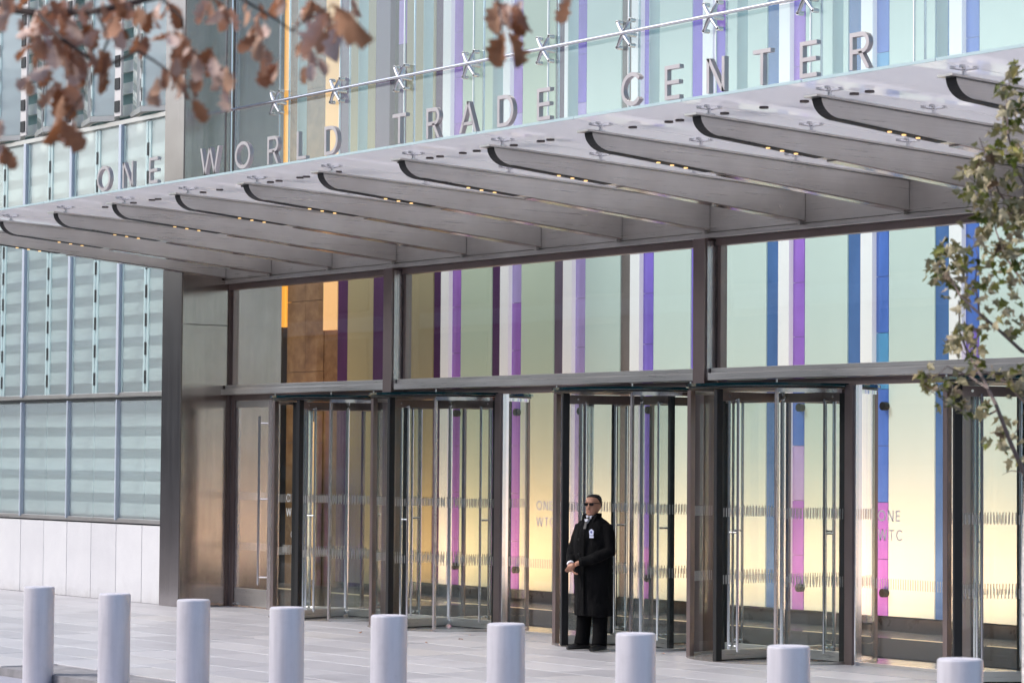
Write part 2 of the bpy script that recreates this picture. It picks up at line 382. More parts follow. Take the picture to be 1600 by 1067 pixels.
# ------------------------------------------------------------------ left wall: granite base, slats, glass panes
wl = thing('glass_clad_wall', 'pale cyan glass wall over white granite base, left of the steel pier', 'wall', (-38.2, YW, 0))
def wb(mb, name, mat, parent=wl, **k):
    mb.v = [(x + 38.2, y - YW, z) for x, y, z in mb.v]; return mb.build(name, mat, parent, **k)
JX = [-35.25 - .8 * i - (.09 if i else 0) for i in range(0, 12)]
JX[0] = -35.25
JX = [-35.25, -35.97, -36.78, -37.59, -38.40, -39.20, -40.02, -40.83, -41.64, -42.45, -43.26]
for i in range(len(JX) - 1):
    a, b = JX[i + 1] + .006, JX[i] - .006
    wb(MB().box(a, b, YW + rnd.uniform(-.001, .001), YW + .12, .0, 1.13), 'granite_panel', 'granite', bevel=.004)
wb(MB().box(JX[-1], JX[0], YW + .03, YW + .4, -.05, 1.10), 'wall_core', 'black_steel')
wb(MB().box(JX[-1], JX[0], YW + .05, YW + .35, 1.132, 1.16), 'base_shadow_gap', 'black_steel')
ZR = [(1.19, 2.98), (3.06, 7.10)]
for zi, (z0, z1) in enumerate(ZR):
    for i in range(len(JX) - 1):
        a, b = JX[i + 1], JX[i]
        wb(MB().box(a + .012, b - .012, YW + .03, YW + .05, z0 + .03, z1 - .02), 'glass_pane', 'fin_glass')
        # pale glass edge beside each joint
        if zi == 1:
            wb(MB().box(b - .075, b - .014, YW + .018, YW + .028, z0 + .03, z1 - .02), 'glass_edge', 'edge_glass')
            wb(MB().box(a + .016, a + .085, YW + .018, YW + .028, z0 + .03, z1 - .02), 'glass_edge', 'edge_glass')
    for i, xx in enumerate(JX[1:]):
        if i % 2 == 0 and zi == 1 or False: 
            # dashed perforated joint
            mb = MB(); z = z0 + .15
            while z < z1 - .2:
                mb.box(xx - .026, xx + .026, YW + .010, YW + .03, z, z + .19); z += .42
            wb(mb, 'joint_dashes', 'black_steel')
            wb(MB().box(xx - .02, xx + .02, YW + .031, YW + .06, z0, z1), 'joint_strip', 'fin_ladder')
        elif i % 2 == 1:
            wb(MB().box(xx - .04 if zi else xx - .02, xx + .04 if zi else xx + .02, YW - .03, YW + .06, z0, z1), 'mullion', 'mullion_blue', bevel=.004)
    wb(MB().box(JX[-1], JX[0], YW - .005, YW + .07, z0 - .035, z0 + .028), 'sill', 'steel', bevel=.004)
wb(MB().box(JX[-1], JX[0], YW + .02, YW + .3, 2.985, 3.02), 'shadow_gap', 'black_steel')
# stainless slats behind the glass
for k in range(40):
    z = 1.25 + k * .335
    if z > 10.6: break
    wb(MB().prism([(YW + .24, z), (YW + .30, z), (YW + .34, z + .185), (YW + .28, z + .185)], 'x', JX[-1], JX[0] - .01), 'slat', 'slat_pale')
wb(MB().box(JX[-1], JX[0], YW + .42, YW + .5, 1.1, 11), 'slat_backing', 'slat_back')
# head of row two and angled glass fins above
wb(MB().box(JX[-1], JX[0], YW + .0, YW + .12, 7.10, 7.17), 'head_rail', 'steel', bevel=.006)
FZ0, FZ1 = 7.26, 11.0
for k in range(5):
    x1 = JX[0] - .05 - 1.62 * k
    # narrow pane, ladder strip, wide pane (zigzag in plan)
    pa = [(x1 - .36, YW + .02), (x1 - .02, YW + .20)]
    for (n, m, p0, p1) in (('fin_pane', 'fin_glass_pale', (x1 - .60, YW - .10), (x1 - .24, YW + .12)), ('fin_pane', 'fin_glass_pale', (x1 - 1.62 + .24, YW + .14), (x1 - .61, YW - .10))):
        dx, dy = p1[0] - p0[0], p1[1] - p0[1]; ln = math.hypot(dx, dy); nx, ny = -dy / ln * .012, dx / ln * .012
        wb(MB().prism([(p0[0] - nx, p0[1] - ny), (p1[0] - nx, p1[1] - ny), (p1[0] + nx, p1[1] + ny), (p0[0] + nx, p0[1] + ny)], 'z', FZ0 + .03, FZ1), n, m)
        wb(MB().prism([(p1[0] - .02, p1[1] - .03), (p1[0] + .02, p1[1] - .03), (p1[0] + .02, p1[1] + .0), (p1[0] - .02, p1[1])], 'z', FZ0 + .03, FZ1), 'glass_edge', 'edge_glass')
        wb(MB().prism([(p0[0], p0[1] - .05), (p1[0], p1[1] - .05), (p1[0], p1[1] + .04), (p0[0], p0[1] + .04)], 'z', FZ0 - .06, FZ0 + .02), 'fin_rail', 'steel')
    wb(MB().box(x1 - .22, x1 - .02, YW + .06, YW + .10, FZ0, FZ1), 'ladder_strip', 'fin_ladder')
    z = FZ0 + .06
    while z < FZ1:
        wb(MB().box(x1 - .20, x1 - .05, YW + .045, YW + .058, z, z + .17), 'ladder_plate', 'black_steel'); z += .345
    mb = MB(); z = FZ0 + .1
    while z < FZ1: mb.box(x1 - .635, x1 - .605, YW - .13, YW - .115, z, z + .2); z += .4
    wb(mb, 'joint_dashes', 'black_steel')

# ------------------------------------------------------------------ steel pier at the left of the entrance
pier = thing('steel_pier', 'tall brushed steel pier between the glass wall and the lobby glazing', 'pier', (-34.95, 19.4, 0))
def pb(mb, name, mat, **k):
    mb.v = [(x + 34.95, y - 19.4, z) for x, y, z in mb.v]; return mb.build(name, mat, pier, **k)
pb(MB().box(-35.245, XR - .02, YP, YP + .1, 0, 11), 'front_panel', 'steel_front', bevel=.004)
pb(MB().box(-35.245, XR - .04, YP + .105, 20.6, 0, 11), 'core', 'black_steel')
for z0, z1 in ((0, 4.03), (4.037, 11)):
    pb(MB().box(XR - .038, XR, YP + .012, 19.86, z0, z1), 'reveal_panel', 'steel_mirror', bevel=.002)
pb(MB().box(XR - .03, XR + .03, 19.862, 19.90, 0, 11), 'corner_trim', 'steel_bronze')
pb(MB().box(XR - .03, XR + .04, 19.902, 19.99, 0, 11), 'edge_trim', 'steel_vertical', bevel=.006)
pb(MB().box(XR - .1, XR + .0, 20.0, 20.75, 0, 11), 'inner_reveal', 'steel_mirror')

# ------------------------------------------------------------------ lobby glazing: columns, transom, fascia, panes
cw = thing('entrance_glazing', 'steel framed glass entrance wall beneath the canopy', 'glass wall', (-27, YG, 0))
def cb(mb, name, mat, parent=cw, **k):
    mb.v = [(x + 27, y - YG, z) for x, y, z in mb.v]; return mb.build(name, mat, parent, **k)
for cx in CX:
    c = cb(MB().box(cx - .10, cx + .10, 19.73, 20.02, 0, 4.63), 'steel_column', 'steel_bronze', bevel=.003)
    o = MB().box(cx + .105 + 27, cx + .118 + 27, 19.76 - YG, 20.0 - YG, 3.05, 4.60).build('side_plate', 'steel_vertical', c)
bays = [(XR + .03, CX[0] - .10), (CX[0] + .14, CX[1] - .10), (CX[1] + .14, CX[2] - .10), (CX[2] + .14, XE)]
for a, b in bays:
    t = cb(MB().box(a - (.06 if a < -34 else 0), b, 19.75, 19.93, 3.035, 3.115), 'transom', 'steel', bevel=.004)
    cb(MB().box(a, b, 19.80, 19.99, 3.118, 3.172), 'sill', 'steel', bevel=.003)
    cb(MB().box(a, b, 19.90, 20.0, 2.95, 3.033), 'door_head', 'steel_bronze', bevel=.003)
    cb(MB().box(a, b, 19.86, 19.98, 4.55, 4.63), 'head_rail', 'steel_bronze', bevel=.003)
    cb(MB().box(a, a + .055, 19.89, 19.985, 3.173, 4.549), 'jamb', 'steel_bronze', bevel=.003)
    cb(MB().box(b - .05, b, 19.89, 19.985, 3.173, 4.549), 'jamb', 'steel_bronze', bevel=.003)
    cb(MB().box(a + .056, b - .051, YG - .006, YG + .006, 3.173, 4.549), 'glass_pane', 'clear_glass')
# fixed side lights and posts on the glazing line between the revolving doors
def sidelight(a, b):
    if b - a < .1: return
    cb(MB().box(a + .07, b - .07, YG - .006, YG + .006, .04, 2.949), 'side_light', 'door_glass')
    cb(MB().box(a, b, 19.92, 19.98, .003, .035), 'sill', 'steel')
def mpost(x, wd=.12):
    cb(MB().box(x - wd / 2, x + wd / 2, 19.86, 19.985, 0, 2.949), 'door_post', 'steel_bronze', bevel=.004)
    cb(MB().box(x + wd / 2 + .002, x + wd / 2 + .035, 19.88, 19.97, 0, 2.949), 'post_trim', 'chrome')
edges = []
for d in DX: edges += [d - 1.08, d + 1.08]
for d in DX:
    mpost(d - 1.10) if d in (DX[0], DX[2], DX[4]) else None
    mpost(d + 1.10) if d in (DX[1], DX[3], DX[4]) else None
sidelight(DX[1] + 1.16, DX[2] - 1.16); sidelight(DX[3] + 1.16, DX[4] - 1.16)
sidelight(DX[0] + 1.06, DX[1] - 1.06); sidelight(DX[2] + 1.06, DX[3] - 1.06)
# swing door next to the pier
sd_ = cb(MB().box(-34.52, -33.52, 19.925, 19.965, 2.85, 2.945), 'swing_door', 'steel')
def sb(mb, n, m, **k):
    mb.v = [(x + 27, y - YG, z) for x, y, z in mb.v]; return mb.build(n, m, sd_, **k)
sb(MB().box(-34.52, -33.52, 19.925, 19.965, .02, .27), 'bottom_rail', 'steel', bevel=.003)
sb(MB().box(-34.52, -34.44, 19.925, 19.965, .271, 2.849), 'stile', 'steel_vertical')
sb(MB().box(-33.60, -33.52, 19.925, 19.965, .271, 2.849), 'stile', 'black_steel')
sb(MB().box(-34.439, -33.601, 19.940, 19.950, .271, 2.849), 'pane', 'door_glass')
sb(MB().tube([(-33.70, 19.84, .34), (-33.70, 19.84, 2.72)], .022, 10), 'pull_handle', 'chrome', smooth=True)
for z in (.45, 1.55, 2.62): sb(MB().tube([(-33.70, 19.84, z), (-33.58, 19.93, z)], .012, 8), 'handle_bracket', 'chrome', smooth=True)
sb(MB().box(-34.56, -34.40, 19.905, 19.924, .03, .06), 'hinge', 'fitting')
cb(MB().box(-33.50, -33.40, 19.86, 19.985, 0, 2.949), 'door_post', 'steel_vertical', bevel=.004)
cb(MB().box(XR + .045, -34.53, 19.90, 19.985, 0, 2.949), 'door_post', 'steel_bronze', bevel=.004)
cb(MB().box(-33.39, DX[0] - 1.17, YG - .006, YG + .006, .04, 2.949), 'side_light', 'door_glass')

# ------------------------------------------------------------------ letters
def letter_mb(ch, wd, h=1.0, st=.15, n=22):
    """flat geometric sans capital, as a list of 2D polygons (x,z)"""
    P = []
    def rect(a, b, c, d): P.append([(a, c), (b, c), (b, d), (a, d)])
    def par(a0, a1, z0, b0, b1, z1): P.append([(a0, z0), (a1, z0), (b1, z1), (b0, z1)])
    def ring(cx, cz, rx, rz, a0, a1, k=n):
        for i in range(k):
            t0, t1 = R(a0 + (a1 - a0) * i / k), R(a0 + (a1 - a0) * (i + 1) / k)
            q = lambda t, e: (cx + (rx - e) * math.cos(t), cz + (rz - e) * math.sin(t))
            P.append([q(t0, st), q(t0, 0), q(t1, 0), q(t1, st)])
    if ch == 'O': ring(wd / 2, h / 2, wd / 2, h / 2, 0, 360, 32)
    elif ch == 'C': ring(wd * .56, h / 2, wd * .56, h / 2, 42, 318, 26)
    elif ch == 'N': rect(0, st, 0, h); rect(wd - st, wd, 0, h); par(wd - st * 1.25, wd - st * .02, .0, st * .02, st * 1.25, h)
    elif ch == 'E':
        rect(0, st, 0, h); rect(st, wd, 0, st * .95); rect(st, wd, h - st * .95, h); rect(st, wd * .96, h * .5 - st * .47, h * .5 + st * .47)
    elif ch == 'L': rect(0, st, 0, h); rect(st, wd, 0, st * .95)
    elif ch == 'T': rect(0, wd, h - st * .95, h); rect(wd / 2 - st / 2, wd / 2 + st / 2, 0, h - st * .95)
    elif ch == 'W':
        q = wd / 4; s2 = st * .52
        par(q - s2, q + s2, 0, 0, st * 1.05, h); par(q - s2, q + s2, 0, 2 * q - s2, 2 * q + s2, h)
        par(3 * q - s2, 3 * q + s2, 0, 2 * q - s2, 2 * q + s2, h); par(3 * q - s2, 3 * q + s2, 0, wd - st * 1.05, wd, h)
    elif ch == 'A':
        par(0, st * 1.05, 0, wd / 2 - st * .52, wd / 2 + st * .52, h); par(wd - st * 1.05, wd, 0, wd / 2 - st * .52, wd / 2 + st * .52, h)
        rect(wd * .22, wd * .78, h * .24, h * .24 + st * .85)
    elif ch == 'D':
        rect(0, st, 0, h); ring(wd - h * .5, h / 2, h / 2, h / 2, -90, 90, 18); rect(st, max(wd - h * .5, st), 0, st); rect(st, max(wd - h * .5, st), h - st, h)
    elif ch == 'R':
        rz = h * .29; cz = h - rz; rect(0, st, 0, h); ring(wd * .97 - rz, cz, rz, rz, -90, 90, 14)
        rect(st, wd * .97 - rz, h - st, h); rect(st, wd * .97 - rz, cz - rz, cz - rz + st); par(wd - st * 1.15, wd, 0, wd * .42, wd * .42 + st * 1.15, cz - rz + st * .5)
    return P
LET = [('O', -31.46, .36), ('N', -30.77, .28), ('E', -30.07, .22), ('W', -28.79, .46), ('O', -27.96, .35), ('R', -27.22, .25), ('L', -26.57, .20), ('D', -25.98, .28),
       ('T', -24.60, .26), ('R', -23.95, .25), ('A', -23.34, .31), ('D', -22.66, .28), ('E', -21.98, .22), ('C', -20.62, .29), ('E', -19.96, .22), ('N', -19.35, .255),
       ('T', -18.70, .24), ('E', -18.07, .22), ('R', -17.43, .25)]
LH, LY, LZ = .32, 16.08, 5.49
sign = thing('building_sign', 'row of standing brushed metal capitals reading ONE WORLD TRADE CENTER on the canopy edge', 'sign', (-24.3, LY, LZ))
SLP = (5.05 - 5.237) / 4.14            # canopy fall towards the wall
def gz(y): return 5.335 + (y - 15.5) * SLP
for ch, x, wd in LET:
    mb = MB()
    for p in letter_mb(ch, wd, LH, .038): mb.prism(p, 'y', 0, .052)
    o = mb.build('letter', 'steel_letter', sign, loc=(x + 24.3, 0, 0)); o['label'] = 'brushed metal capital letter ' + ch
    for px in ((.03, wd - .03) if ch not in 'TOC' else (wd / 2,)):
        MB().tube([(px, .03, -.004), (px, .03, gz(LY) + .022 - LZ)], .009, 8).build('mounting_pin', 'fitting', o)
        MB().cyl((px, .03), .042, gz(LY) - LZ - .03, gz(LY) - LZ - .012, 16).build('mounting_disc', 'dark_disc', o)

# ------------------------------------------------------------------ canopy
can = thing('entrance_canopy', 'long glass canopy on tapered steel cantilever beams over the doors', 'canopy', (-24, 19.78, 4.63))
def kb_(mb, name, mat, parent=can, **k):
    mb.v = [(x + 24, y - 19.78, z - 4.63) for x, y, z in mb.v]; return mb.build(name, mat, parent, **k)
BX = [XR - .02] + [-33.394 + 1.6 * i for i in range(0, 14)]
# fascia in panels
fx = [XR - .1] + [x + .8 for x in BX[1::2]]
for i in range(len(BX) - 1):
    kb_(MB().box(BX[i] + .004, BX[i + 1] - .004, 19.79, 19.85, 4.70, 5.30), 'fascia_panel', 'steel')
kb_(MB().box(XR - .11, XE, 19.80, 20.0, 4.635, 4.695), 'fascia_sill', 'steel', bevel=.006)
kb_(MB().box(XR - .11, XE, 19.86, 20.0, 4.70, 5.5), 'fascia_core', 'steel_bronze')
kb_(MB().box(XR - .16, XR - .01, 19.60, 19.785, 4.632, 4.72), 'fascia_end', 'steel', bevel=.006)
BT = .055
def beam_profile(inset=0):
    nose = []
    # side outline (y,z): bottom at wall, along soffit to nose arc, up to top at tip, back along the top
    b0 = (19.785, 4.727); 
    pts = [b0]
    cy, cz, rad = 15.90, 5.215, .17
    def bot(y): return 5.055 + (y - 15.9) * (4.727 - 5.055) / (19.785 - 15.9)
    pts.append((15.92, bot(15.92)))
    for k in range(1, 9):
        a = R(-90 - k * 11.0); pts.append((15.91 + .235 * math.cos(a), 5.22 + .172 * math.sin(a)))
    pts.append((15.675, 5.216)); pts.append((19.785, 5.03)); return pts[::-1]
prof = beam_profile()
def bot(y): return 5.053 + (y - 15.92) * (4.727 - 5.053) / (19.785 - 15.92)
def make_beam(x):
    b = kb_(MB().prism(prof, 'x', x - BT, x + BT), 'beam', 'steel')
    kb_(MB().prism([(15.60, 5.219), (19.787, 5.033), (19.787, 5.052), (15.60, 5.238)], 'x', x - .085, x + .085), 'top_flange', 'steel', b)
    # black light channel along the nose and front part of the soffit
    op = []
    for k in range(0, 9):
        a = R(-178 + k * 11.0); op.append((15.91 + .240 * math.cos(a), 5.22 + .176 * math.sin(a)))
    op = [(15.668, 5.217)] + op + [(17.15, bot(17.15) - .006)]
    ip = [(y + .045 if i < len(op) - 3 else y, z + .05) for i, (y, z) in enumerate(op)]
    mb = MB(); i0 = 0
    for k in range(len(op) - 1):
        q = [op[k], op[k + 1], ip[k + 1], ip[k]]
        mb.prism(q, 'x', x - BT + .006, x + BT + .004) if k > 20 else mb.prism([op[k], op[k + 1], (op[k + 1][0] + .004, op[k + 1][1] + .004), (op[k][0] + .004, op[k][1] + .004)], 'x', x - BT - .003, x + BT + .003)
    kb_(mb, 'light_channel', 'black_rubber', b)
    for k in range(3):
        yy = 16.52 + k * .17; zz = bot(yy) - .010
        s = MB().tube([(x, yy, zz - .006), (x, yy, zz + .004)], .020, 12); kb_(s, 'downlight', 'led', b)
    # lower lip at the wall and bolt cover
    kb_(MB().prism([(17.3, bot(17.3) - .014), (19.785, bot(19.785) - .014), (19.785, bot(19.785) - .001), (17.3, bot(17.3) - .001)], 'x', x - BT - .012, x + BT + .012), 'bottom_flange', 'steel_mirror', b)
    kb_(MB().tube([(x + BT - .001, 19.45, 4.86), (x + BT + .004, 19.45, 4.86)], .028, 14), 'bolt_cover', 'steel', b)
    kb_(MB().box(x - .02, x + .02, 19.74, 19.785, 4.68, 4.715), 'bracket', 'steel', b)
    return b
b0 = None
for i, x in enumerate(BX): 
    if x < XE - .3: make_beam(x)
# point fittings that carry the glass
def spider_small(x, y):
    z = 5.238 + (y - 15.6) * SLP
    s = kb_(MB().tube([(x, y, z), (x, y, z + .075)], .018, 8), 'point_fitting', 'fitting', smooth=True)
    mb = MB().tube([(x, y, z - .002), (x, y, z + .022)], .045, 12)
    for sx in (-1, 1):
        for sy in (-1, 1):
            mb.tube([(x, y, z + .065), (x + sx * .055, y + sy * .075, z + .078)], .013, 6)
            mb.tube([(x + sx * .055, y + sy * .075, z + .07), (x + sx * .055, y + sy * .075, z + .092)], .026, 10)
    kb_(mb, 'arm', 'fitting', s)
for x in BX:
    if x < XE - .3:
        for y in (15.82, 17.05, 18.28): spider_small(x, y)
# glass roof panes, three rows deep
for i in range(len(BX) - 1):
    if BX[i + 1] > XE: break
    ys = [15.5, 19.79]
    a, b = BX[i] + .007, BX[i + 1] - .007
    for j in range(len(ys) - 1):
        y0, y1 = ys[j] + .006, ys[j + 1] - .006
        p = kb_(MB().prism([(y0, gz(y0)), (y1, gz(y1)), (y1, gz(y1) + .02), (y0, gz(y0) + .02)], 'x', a, b), 'glass_pane', 'canopy_glass')
        kb_(MB().box(a, b, y0 - .008, y0 - .001, gz(y0) - .002, gz(y0) + .024), 'bright_edge', 'edge_glass', p)

# ------------------------------------------------------------------ glass wall above the canopy
ug = thing('point_fixed_glazing', 'tall point fixed lobby glass above the canopy with rod and cross fittings', 'glass wall', (-27, YG, 5.4))
def ub(mb, name, mat, parent=ug, **k):
    mb.v = [(x + 27, y - YG, z - 5.4) for x, y, z in mb.v]; return mb.build(name, mat, parent, **k)
SX = [-33.44 + 1.6 * i for i in range(0, 15)]; SZ = 7.155
gx = [XR + .05] + SX
for i in range(len(gx) - 1):
    for z0, z1 in ((5.36, SZ - .006), (SZ + .006, 10.8)):
        ub(MB().box(gx[i] + .006, gx[i + 1] - .006, YG - .008, YG + .008, z0, z1), 'glass_pane', 'upper_glass')
    ub(MB().box(gx[i] + .01, gx[i + 1] - .01, YG + .02, YG + .035, 6.20, 6.215), 'sill_line', 'steel')
for x in SX:
    ub(MB().tube([(x, YG + .16, 5.36), (x, YG + .16, 10.8)], .016, 8), 'vertical_rod', 'chrome', smooth=True)
    ub(MB().box(x - .007, x + .007, YG - .011, YG + .011, 5.36, 10.8), 'glass_joint', 'fitting')
    ub(MB().box(x + .07, x + .085, YG + .25, YG + .40, 5.36, 10.8), 'glass_fin_edge', 'edge_glass')
    s = ub(MB().tube([(x, YG - .10, SZ), (x, YG + .10, SZ)], .03, 10), 'cross_fitting', 'fitting', smooth=True)
    mb = MB()
    for sx in (-1, 1):
        for sz in (-1, 1):
            mb.tube([(x, YG - .085, SZ), (x + sx * .06, YG - .085, SZ + sz * .072), (x + sx * .12, YG - .075, SZ + sz * .150)], [.030, .024, .019], 8)
            mb.tube([(x + sx * .12, YG - .088, SZ + sz * .150), (x + sx * .12, YG - .009, SZ + sz * .150)], .026, 10)
            ub(MB().tube([(x + sx * .12, YG - .092, SZ + sz * .150), (x + sx * .12, YG - .0885, SZ + sz * .150)], .018, 10), 'bolt_cap', 'black_steel', s)
    ub(mb, 'arm', 'fitting', s, smooth=True)
ub(MB().tube([(XR + .05, YG - .13, SZ), (XE, YG - .13, SZ)], .022, 10), 'tie_rod', 'chrome', smooth=True)
ub(MB().tube([(XR + .08, YG - .13, 5.36), (XR + .08, YG - .13, 10.8)], .016, 8), 'vertical_rod', 'chrome', smooth=True)

# ------------------------------------------------------------------ revolving doors
DT = 2.93
def revolving(cx, ang, label):
    t = thing('revolving_door', label, 'revolving door', (cx, 19.91, 0), 0, 'revolving doors along the entrance')
    c = (0, 0); r = 1.0
    for s, a0, a1 in ((-1, 135, 225), (1, -45, 45)):
        gsh = MB().arc(c, r - .006, r + .006, a0, a1, .03, 2.86, 16).build('drum_glass', 'door_glass', t, smooth=True)
        MB().arc(c, r - .02, r + .02, a0, a1, 2.862, 2.905, 16).build('top_rail', 'chrome' if s > 0 else 'steel', gsh, smooth=True)
        MB().arc(c, r - .02, r + .02, a0, a1, .004, .028, 16).build('floor_rail', 'steel', gsh, smooth=True)
    for k, (a, w2) in enumerate(((225, .032), (-45, .018), (45, .022), (135, .022))):
        x, y = r * math.cos(R(a)), r * math.sin(R(a))
        MB().box(x - w2, x + w2, y - w2, y + w2, 0, 2.90).build('drum_post', 'steel_bronze' if k != 1 else 'steel_vertical', t, bevel=.004)
    # ceiling disc with green glass edge
    MB().cyl(c, 1.03, 2.912, 2.93, 48).build('drum_ceiling', 'black_steel', t)
    MB().arc(c, .9, 1.06, 0, 360, 2.934, 2.964, 56).build('glass_rim', 'teal_glass', t)
    for a in (225, -45, 45, 135):
        MB().cyl((1.01 * math.cos(R(a)), 1.01 * math.sin(R(a))), .012, 2.966, 3.0, 8).build('rim_bolt', 'chrome', t)
    MB().cyl(c, .028, .03, 2.90, 14).build('centre_shaft', 'chrome', t, smooth=True)
    for z in (.05, 2.80):
        MB().box(-.09, .09, -.05, .05, z, z + .045).build('shaft_clamp', 'fitting', t, bevel=.01)
    MB().cyl(c, 1.04, -.002, .006, 48).build('floor_disc', 'lobby_floor', t)
    for q in range(4):
        a = R(ang + 90 * q)
        w_ = MB().box(.05, .955, -.005, .005, .125, 2.775).build('wing', 'door_glass', t, rot=(0, 0, a))
        MB().box(.05, .955, -.022, .022, 2.776, 2.875).build('top_rail', 'steel_bronze', w_, bevel=.003)
        MB().box(.05, .955, -.022, .022, .022, .124).build('bottom_rail', 'steel', w_, bevel=.003)
        MB().box(.06, .95, -.006, .006, .008, .0215).build('sweep', 'black_rubber', w_)
        MB().box(.90, .985, -.028, .028, .008, 2.90).build('edge_brush', 'black_rubber', w_, bevel=.006)
        for s in (-1, 1):
            MB().tube([(.72, s * .07, .10), (.72, s * .07, 2.80)], .016, 8).build('push_bar', 'chrome', w_, smooth=True)
            mb = MB(); mb.tube([(.72, s * .068, 1.37), (.72, s * .006, 1.37)], .012, 8)
            mb.tube([(.72, s * .068, .16), (.72, s * .023, .16)], .012, 8); mb.tube([(.72, s * .068, 2.79), (.72, s * .023, 2.79)], .012, 8)
            mb.build('bar_bracket', 'fitting', w_, smooth=True)
            MB().tube([(.80, s * .0225, 2.83), (.80, s * .027, 2.83)], .014, 10).build('screw_cap', 'chrome', w_)
        mb = MB()
        for zc, h_ in ((1.585, .048), (.87, .048)):
            x = .10
            while x < .88:
                mb.box(x, x + .014, .0055, .0065, zc - h_, zc + h_); x += .036
        mb.build('frit_dashes', 'frit_dash', w_, kind='stuff')
    # dashes on the curved drum glass
    for a0, a1 in ((137, 223), (-43, 43)):
        mb = MB()
        for zc in (1.585, .87):
            a = a0
            while a < a1:
                mb.arc(c, r - .0085, r - .0068, a, a + .8, zc - .055, zc + .055, 1); a += 2.05
        mb.build('frit_dashes', 'frit_dash', t, kind='stuff')
    return t
LBL = ['revolving door nearest the steel pier, beside the swing door', 'revolving door just right of the left steel column',
       'revolving door directly behind the man in the black coat', 'revolving door just right of the steel column beside the man',
       'revolving door at the right edge, partly behind the tree']
doors = [revolving(x, a, l) for x, a, l in zip(DX, DA, LBL)]
# dashes and lettering on flat side lights
def etched(x0, x1, z, txt=None, y=YG - .0085):
    mb = MB(); x = x0
    while x < x1: mb.box(x, x + .014, y - .001, y, z - .055, z + .055); x += .036
    cb(mb, 'frit_dashes', 'frit_dash', kind='stuff')
def etext(s, x, z, h, sp=.03, y=YG - .0085, mat='glass_etch'):
    W = dict(O=1.0, N=.78, E=.6, W=1.2, T=.65, C=.85)
    for ch in s:
        mb = MB(); wd = W[ch] * h
        for p in letter_mb(ch, wd, h, h * .14, 16): mb.prism([(px + x, pz_ + z) for px, pz_ in p], 'y', y - .0012, y)
        cb(mb, 'etched_letter', mat); x += wd + sp
etched(-21.46, -21.22, 1.585); etext('ONE', -21.16, 1.52, .115); etext('WTC', -21.16, 1.32, .115); etched(-21.40, -19.90, .87)
etched(-27.80, -26.30, .87); etext('ONE', -27.2, 1.52, .115); etext('WTC', -27.2, 1.32, .115)
etext('ONE', -33.12, 1.52, .115, y=YG - .0085); etext('WTC', -33.12, 1.32, .115)
mb = MB().arc((0, 0), .05, .06, 0, 360, 0, .001, 24).xf(Matrix.Translation((-32.93, YG - .0085, 1.07)) @ Matrix.Rotation(R(90), 4, 'X')); cb(mb, 'etched_symbol', 'glass_etch')
etched(-33.2, -32.70, .87)
etched(-34.43, -33.62, 1.585, y=19.9385); etched(-34.43, -33.62, .87, y=19.9385)

# ------------------------------------------------------------------ lobby interior
lw_ = MB().box(-50, XE, 24.62, 24.8, 0, 13).build('lobby_wall', 'lobby_dark'); struct(lw_)
MB().box(-50.2, -50, 20.0, 24.8, 0, 13).build('lobby_wall', 'lobby_dark', lw_)
struct(MB().box(-50, XE, 20.1, 24.8, 13, 13.2).build('lobby_ceiling', 'white_panel'))
fw = thing('lobby_feature_wall', 'lit lobby wall of pale green glass panels and coloured iridescent strips', 'feature wall', (-27, YI, 0))
def fb(mb, name, mat, parent=fw, **k):
    mb.v = [(x + 27, y - YI, z) for x, y, z in mb.v]; return mb.build(name, mat, parent, **k)
fb(MB().box(-38.2, XE, YI - .02, YI + .2, 0, .17), 'plinth', 'plinth')
W0 = -27.72
PZ0, PZ1 = .19, 12.6
dark = {-7: 'plum', -6: 'plum', -5: 'plum', -4: 'greyplum', -3: 'greybrown', -2: 'violet', -1: 'deepblue', 0: 'deepblue', 1: 'deepblue', 2: 'teal', 3: 'blue'}
brt = {-7: ('plum', 'plum', 'magenta'), -6: ('plum', 'plum', 'magenta'), -5: ('magenta', 'magenta', 'magenta'), -4: ('lilac', 'magenta', 'magenta'), -3: ('lilac', 'lilac', 'magenta'), -2: ('violet', 'violet', 'magenta'), -1: ('violet', 'purple', 'magenta'), 0: ('purple', 'violet', 'magenta'),
       1: ('azure', 'blue', 'magenta'), 2: ('violet', 'blue', 'lilac'), 3: ('blue', 'blue', 'lilac')}
pan = {-7: 'panel_olive', -6: 'panel_olive', -5: 'panel_green', -4: 'panel_green'}
TH = .72
